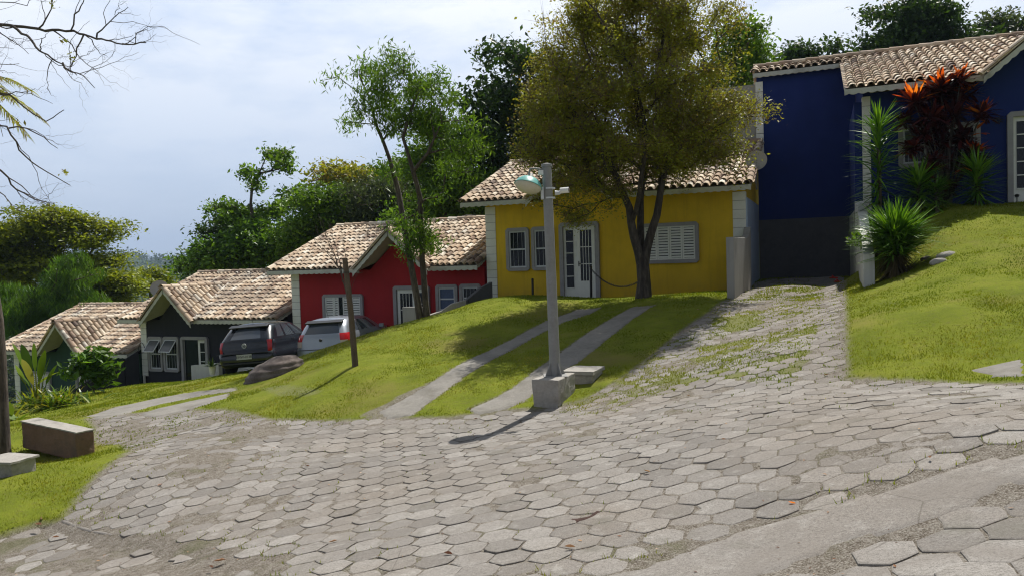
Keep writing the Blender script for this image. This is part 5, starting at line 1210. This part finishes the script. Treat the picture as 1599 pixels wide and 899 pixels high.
# fallen leaves
spots=[(60,822),(68,812),(87,842),(344,880),(330,890),(743,656),(1237,791),(1090,485),(1200,556),(1290,588),(735,640),(1160,590),(480,730),(620,700),(1130,690),(890,860),(520,850),(1452,720),(250,760),(1010,740),(700,870),(1075,620)]
for i,(x,y) in enumerate(spots):
    c=gp(x,y); sc=(.045 if i<5 else .03)*(.7+.6*random.random()); m_=MB(); n_=7; t_=np.linspace(-1,1,n_); wv=.38*(1-t_**2); V=[]
    for k_ in range(n_): V+= [(t_[k_]*sc,-wv[k_]*sc,.018+.30*sc*wv[k_]*2*random.random()),(t_[k_]*sc,0,.014+.1*sc*abs(t_[k_])),(t_[k_]*sc,wv[k_]*sc,.018+.35*sc*wv[k_]*2)]
    q_=np.array([(3*k_+j_,3*k_+3+j_,3*k_+4+j_,3*k_+1+j_) for k_ in range(n_-1) for j_ in (0,1)]); m_.add(V,q_,random.random()*.5 if i<5 else random.random()); o=m_.build('fallen_leaf',M['cordtip'] if i==6 else M['dryleaf']); o.location=(c[0],c[1],c[2]+.012); o.rotation_euler=(0,0,random.uniform(0,6.28))
    tag(o,'curled dry leaf lying on the ground' if i!=6 else 'tiny bright red leaf on the hexagonal paving','leaf','dry leaves scattered on the paving' if i!=6 else None)
# ================================================================= CARS
def carpaint(name,col,metal=.5,rough=.28):
    m,t,b,out=nt(name); n1=noise(t,3,4,.6,objc(t)); c=mixc(t,mapr(t,n1,.4,.7,0,.25),col,tuple(x*.8+.02 for x in col)); t.links.new(c,b.inputs['Base Color']); b.inputs['Metallic'].default_value=metal; b.inputs['Roughness'].default_value=rough; b.inputs['Coat Weight'].default_value=.4; b.inputs['Coat Roughness'].default_value=.08
    return m
M['car_dark']=carpaint('dark_blue_grey_paint',(.010,.013,.020),.1,.25); M['car_silver']=carpaint('silver_paint',(.30,.33,.38),.55,.32)
M['carglass']=simple('car_glass',(.055,.065,.08),.06,var=.1,spec=1.0); M['taillight']=simple('red_lens',(.42,.012,.018),.15,var=.1); M['clearlens']=simple('pale_lens',(.5,.42,.42),.15,var=.1)
M['rubber']=simple('tyre_rubber',(.012,.012,.012),.85,var=.3); M['rim']=simple('alloy_rim',(.35,.35,.36),.35,metal=.7,var=.1); M['blackplastic']=simple('black_plastic',(.014,.015,.017),.5,var=.2); M['plate']=simple('number_plate',(.42,.42,.42),.5,var=.05)
def car(name,label,loc,yaw,pitch,paint,Lc,hw,H,style):
    E=empty(name,loc); E.rotation_euler=(pitch,0,yaw); tag(E,label,'car','cars parked on the lower lawn')
    def loop(h,y0,y1,rc,z,bow=.06,zb=0):
        pts=[]; nr,nc,ns=8,3,16; ya,yb_=y0,y1
        xs=np.linspace(-h+rc,h-rc,nr+1)
        for x in xs: pts.append((x,ya,z))
        for k_ in range(1,nc): a_=-math.pi/2+k_*math.pi/2/nc; pts.append((h-rc+rc*math.cos(a_),ya+rc+rc*math.sin(a_),z))
        for y in np.linspace(ya+rc,yb_-rc,ns+1): pts.append((h,y,z))
        for k_ in range(1,nc): a_=k_*math.pi/2/nc; pts.append((h-rc+rc*math.cos(a_),yb_-rc+rc*math.sin(a_),z))
        for x in xs[::-1]: pts.append((x,yb_,z))
        for k_ in range(1,nc): a_=math.pi/2+k_*math.pi/2/nc; pts.append((-h+rc+rc*math.cos(a_),yb_-rc+rc*math.sin(a_),z))
        for y in np.linspace(yb_-rc,ya+rc,ns+1): pts.append((-h,y,z))
        for k_ in range(1,nc): a_=math.pi+k_*math.pi/2/nc; pts.append((-h+rc+rc*math.cos(a_),ya+rc+rc*math.sin(a_),z))
        out=[]
        for (x,y,zz) in pts:
            f=(x/h)**2; mid=(ya+yb_)/2; w_=(y-mid)/((yb_-ya)/2); y2=y-bow*(w_*abs(w_))*(f-.0)*1.0 ; x2=x*(1-.055*w_*w_); out.append((x2,y2,zz+zb*f))
        return np.array(out)
    s=H/1.42
    if style=='boxy': LV=[(.20,.72,.16,-.14,.10),(.27,.79,.03,-.03,.12),(.40,.82,.0,.0,.13),(.60,.825,-.005,.0,.13),(.62,.80,.05,-.04,.12),(.78,.81,.045,-.10,.12),(.93,.79,.09,-.16,.14),(.985,.755,.13,-.95,.14),(1.16,.69,.30,-1.30,.16),(1.31,.625,.47,-1.62,.18),(1.375,.56,.54,-1.75,.18),(1.41,.42,.72,-1.95,.16)]
    else: LV=[(.20,.72,.18,-.14,.14),(.27,.80,.05,-.03,.18),(.42,.835,.0,.0,.20),(.58,.84,.0,.0,.22),(.66,.83,.04,-.03,.22),(.82,.825,.06,-.08,.22),(.95,.80,.11,-.14,.22),(1.01,.76,.16,-.80,.20),(1.17,.70,.28,-1.15,.20),(1.32,.635,.42,-1.50,.22),(1.39,.56,.50,-1.70,.22),(1.43,.42,.70,-1.95,.18)]
    loops=[loop(h,y0,Lc+y1,rc,z*s,bow=.05,zb=-.02 if i>9 else 0) for i,(z,h,y0,y1,rc) in enumerate(LV)]; N=len(loops[0])
    body=MB(); glassR=MB(); glassS=MB(); tl=MB(); cl=MB(); blk=MB()
    idx_rear=set(range(0,8)); sideR=list(range(10,10+18)); allv=np.vstack(loops)
    sets=dict(b=[],r=[],s=[],t=[],c=[])
    side_l=range(N-2-17,N-2)
    for i in range(len(loops)-1):
        for j in range(N):
            q_=(i*N+j,i*N+(j+1)%N,(i+1)*N+(j+1)%N,(i+1)*N+j); key='b'
            if i in (7,8):
                if 1<=j<=6 or (style!='boxy' and 0<=j<=7): key='r'
                if 34<=j<=41: key='w'
                kr=j-11; kl=(N-1-2)-j
                for kk_ in (kr,kl):
                    if key=='b':
                        for nm_,rg_ in (('a',(2,3,4)),('d',(6,7,8,9)),('e',(11,12,13))):
                            if kk_ in rg_: key=nm_+('R' if kk_==kr else 'L')
            if style=='boxy':
                if i in (4,5) and j in (8,9,N-1,N-2): key='t'
            else:
                if i in (4,5,6) and j in (8,9,10,11,N-1,N-2,N-3): key='t'
                if i==4 and j in (8,9,N-1,N-2): key='c'
            sets.setdefault(key,[]).append(q_)
    for k_,mb_ in (('b',body),('r',glassR),('t',tl),('c',cl)):
        if sets[k_]: mb_.add(allv,np.array(sets[k_]),.5)
    T=len(loops)-1; body.add(loops[T],[tuple(range(N))],.5); body.add(loops[0],[tuple(range(N))[::-1]],.5)
    bo=body.build('body',paint,E,smooth=True); glassR.build('rear_window',M['carglass'],E,smooth=True)
    for k_ in ('w','aR','dR','eR','aL','dL','eL'):
        if sets.get(k_): m_=MB(); m_.add(allv,np.array(sets[k_]),.5); m_.build('windscreen' if k_=='w' else 'side_window',M['carglass'],E,smooth=True)
    # one lens per side
    fs=np.array(sets['t']); 
    for sg in (-1,1):
        k_=fs[np.sign(allv[fs[:,0],0]+allv[fs[:,2],0])==sg]
        if len(k_): m_=MB(); cen=np.array([0,Lc/2,0]); m_.add(allv*[1.006,1,1]-[0,.006,0],k_,.5); m_.build('taillight',M['taillight'],E,smooth=True)
    if sets['c']:
        fc=np.array(sets['c'])
        for sg in (-1,1):
            k_=fc[np.sign(allv[fc[:,0],0])==sg]; m_=MB(); m_.add(allv*[1.010,1,1]-[0,.009,0],k_,.5); m_.build('reversing_light',M['clearlens'],E,smooth=True)
    q=MB(); y0=LV[9][2]; zt=1.33*s; q.prism([(-.56,y0-.12,zt-.015),(-.56,y0+.10,zt+.05*s),(-.56,y0+.10,zt-.01),(-.56,y0-.10,zt-.05)],(1.12,0,0)); q.build('spoiler',M['blackplastic'],E,bevel=.008)
    for a_,b_ in (((-.74,-.03,.30*s),(.74,.02,.34*s)),((-.80,-.022,.585*s),(.80,.02,.60*s))): q=MB(); q.box(a_,b_); q.build('bumper_trim',M['blackplastic'],E,bevel=.006)
    if style=='boxy':
        q=MB(); q.box((-.22,-.022,.43),(.22,-.012,.57)); pl=q.build('number_plate',M['plate'],E,bevel=.004)
        tc_=bpy.data.curves.new('plate_text','FONT'); tc_.body='EMW-0138'; tc_.size=.095; tc_.extrude=.002; tc_.align_x='CENTER'; tc_.align_y='CENTER'; to=bpy.data.objects.new('tmp',tc_); COL.objects.link(to); dg=bpy.context.evaluated_depsgraph_get(); me_=bpy.data.meshes.new_from_object(to.evaluated_get(dg)); bpy.data.objects.remove(to); me_.materials.clear(); me_.materials.append(M['blackplastic']); to=bpy.data.objects.new('plate_number',me_); COL.objects.link(to); to.parent=pl; to.location=(0,-.025,.50); to.rotation_euler=(R(90),0,0)
        q=MB(); e=lambda x,z: (x,.035+.0,.80+z); q.tube([(.062*math.cos(a_),.035,.80+.062*math.sin(a_)) for a_ in np.linspace(0,2*math.pi,20)],.007,5,cap=False)
        for seg in ([(-.022,.055),(0,.008),(.022,.055)],[(-.048,.03),(-.022,-.045),(0,.0),(.022,-.045),(.048,.03)]): q.tube([e(x,z) for x,z in seg],.006,5)
        q.build('emblem',M['whitemetal'],E)
    else:
        q=MB(); q.lathe([(0,0),(.045,0),(.04,.012),(0,.014)],c=(0,.05,.86),k=16,M=np.array(Matrix.Rotation(R(90),4,'X'))); q.build('emblem',M['blackplastic'],E)
    q=MB(); q.tube([(.0,.20,.995*s),(.25,.215,1.02*s)],.008,5); q.build('rear_wiper',M['blackplastic'],E)
    for sx2 in (-1,1):
        for wy in (.62,Lc-.78):
            w_=MB(); Mx=np.array(Matrix.Rotation(R(90),4,'Y')); prof=[(.19,-.085),(.27,-.095),(.295,-.07),(.30,0),(.295,.07),(.27,.095),(.19,.085)]; w_.lathe(prof,c=(sx2*(hw-.115),wy,.30),k=28,M=Mx,cap=True); wo=w_.build('wheel',M['rubber'],E)
            r_=MB(); r_.lathe([(0,.03),(.05,.035),(.12,.01),(.17,.035),(.188,.04)],c=(sx2*(hw-.03)-(.02 if sx2>0 else -.02),wy,.30),k=20,M=np.array(Matrix.Rotation(R(90*sx2),4,'Y'))); r_.build('rim',M['rim'],wo)
        for hy in (1.55,2.45): h_=MB(); h_.box((min(sx2*(hw-.012),sx2*(hw+.015)),hy,.84*s),(max(sx2*(hw-.012),sx2*(hw+.015)),hy+.16,.87*s)); h_.build('door_handle',M['blackplastic'],E)
        m_=MB(); xx=sx2*(hw+.07); m_.box((min(xx-.08,xx+.08),Lc-1.28,.95*s),(max(xx-.08,xx+.08),Lc-1.20,1.07*s)); m_.build('mirror',paint,E,bevel=.02)
    a_=MB(); a_.tube([(0,.75,1.41*s),(0,.60,1.66*s)],.005,4); a_.build('antenna',M['blackplastic'],E)
    return E
def carplace(p,yaw,name,label,paint,Lc,hw,H,style):
    y=R(yaw); f=np.array([-math.sin(y),math.cos(y)]); r=np.array([math.cos(y),math.sin(y)]); c=p[:2]
    zr=np.mean([ground_at(*(c+f*.62+r*.65*s)) for s in (-1,1)]); zf=np.mean([ground_at(*(c+f*(Lc-.78)+r*.65*s)) for s in (-1,1)])
    zl=np.mean([ground_at(*(c+f*q-r*.65)) for q in (.62,Lc-.78)]); zrr=np.mean([ground_at(*(c+f*q+r*.65)) for q in (.62,Lc-.78)])
    pitch=math.atan2(zf-zr,Lc-1.4); roll=-math.atan2(zrr-zl,1.3)*.8
    E=car(name,label,(c[0],c[1],zr-.62*math.tan(pitch)+.015),y,pitch,paint,Lc,hw,H,style); E.rotation_euler=(pitch,roll,y); print('CAR',c,zr,zf,zl,zrr); return E
carplace(P(384,589,20.4),-4,'parked_car','dark blue-grey hatchback seen from behind, parked by the boulder',M['car_dark'],3.95,.80,1.42,'boxy')
carplace(P(503,583,20.9),-9,'parked_car','silver hatchback half hidden behind the lawn mound in front of the red house',M['car_silver'],4.0,.82,1.45,'round')
# ================================================================= LIGHT, SKY, CAMERA
SUN_EL,SUN_AZ=R(59),math.atan2(.46,.89)          # azimuth measured from +Y towards +X
sd=np.array([math.sin(SUN_AZ)*math.cos(SUN_EL),math.cos(SUN_AZ)*math.cos(SUN_EL),math.sin(SUN_EL)])
ld=bpy.data.lights.new('sun','SUN'); ld.energy=5.0; ld.angle=R(.5); ld.color=(1,.955,.88)
lo=bpy.data.objects.new('sun',ld); COL.objects.link(lo); lo.rotation_euler=Vector(-sd).to_track_quat('-Z','Y').to_euler(); lo.location=(5,10,30)
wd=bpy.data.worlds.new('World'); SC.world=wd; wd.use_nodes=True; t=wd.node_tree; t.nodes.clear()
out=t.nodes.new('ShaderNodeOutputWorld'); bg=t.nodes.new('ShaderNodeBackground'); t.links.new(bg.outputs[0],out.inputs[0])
sky=t.nodes.new('ShaderNodeTexSky'); sky.sky_type='NISHITA'; sky.sun_disc=False; sky.sun_elevation=SUN_EL; sky.sun_rotation=SUN_AZ; sky.air_density=1.2; sky.dust_density=2.5; sky.ozone_density=2
tc=t.nodes.new('ShaderNodeTexCoord'); mp=t.nodes.new('ShaderNodeMapping'); mp.inputs['Scale'].default_value=(1.0,1.0,3.2); mp.inputs['Rotation'].default_value=(0,R(-12),R(20)); t.links.new(tc.outputs['Generated'],mp.inputs[0])
n1=noise(t,1.7,7,.58,mp.outputs[0],.3); n2=noise(t,5.5,6,.6,mp.outputs[0],.2)
sep=t.nodes.new('ShaderNodeSeparateXYZ'); t.links.new(tc.outputs['Generated'],sep.inputs[0])
cov=math_(t,'ADD',math_(t,'MULTIPLY',n1,.75),math_(t,'MULTIPLY',n2,.25))
cl=mapr(t,cov,.39,.56,0,1)
alt=mapr(t,sep.outputs['Z'],.0,.42,0,1)
# sky dimmed by hand overhead and behind the camera, unseen, to deepen the shade
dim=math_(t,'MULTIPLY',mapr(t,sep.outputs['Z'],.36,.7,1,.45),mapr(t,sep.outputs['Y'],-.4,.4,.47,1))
veil=ramp(t,alt,[(0,(4.9,5.6,6.8)),(.35,(4.9,5.9,7.7)),(1,(4.6,6.1,8.8))])
base=mixc(t,.82,sky.outputs[0],veil)
cloud=ramp(t,alt,[(0,(5.2,5.9,7.1)),(.45,(7.6,8.1,8.9)),(1,(9.3,9.5,9.9))])
amt=math_(t,'MULTIPLY',cl,mapr(t,sep.outputs['Z'],.02,.32,.25,1.0))
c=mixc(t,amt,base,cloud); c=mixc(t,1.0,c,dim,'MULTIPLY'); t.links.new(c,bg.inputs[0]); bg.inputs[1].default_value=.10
cd=bpy.data.cameras.new('camera'); cam=bpy.data.objects.new('camera',cd); COL.objects.link(cam); SC.camera=cam
cd.sensor_width=36; cd.lens=F/1599*36; cd.clip_end=12000; cd.clip_start=.05
mw=Matrix.Identity(4)
for i in range(3): mw[i][0]=crt[i]; mw[i][1]=cup[i]; mw[i][2]=-fwd[i]; mw[i][3]=CAM[i]
cam.matrix_world=mw
hb=MB(); hb.box((-5400,-320,-75),(5400,5400,260)); m=bpy.data.materials.new('haze_air'); m.use_nodes=True; t=m.node_tree; t.nodes.clear(); o_=t.nodes.new('ShaderNodeOutputMaterial'); v_=t.nodes.new('ShaderNodeVolumePrincipled'); v_.inputs['Color'].default_value=(.55,.72,1,1); v_.inputs['Density'].default_value=.00021; v_.inputs['Anisotropy'].default_value=0; t.links.new(v_.outputs[0],o_.inputs['Volume'])
ho=hb.build('haze',m); tag(ho,kind='stuff')
SC.view_settings.view_transform='Standard'; SC.view_settings.look='None'; SC.view_settings.gamma=1; SC.view_settings.exposure=.30
SC.render.engine='CYCLES'
try:
    SC.cycles.use_denoising=True; SC.cycles.filter_width=1.15; SC.cycles.max_bounces=6; SC.cycles.transparent_max_bounces=8
except Exception: pass
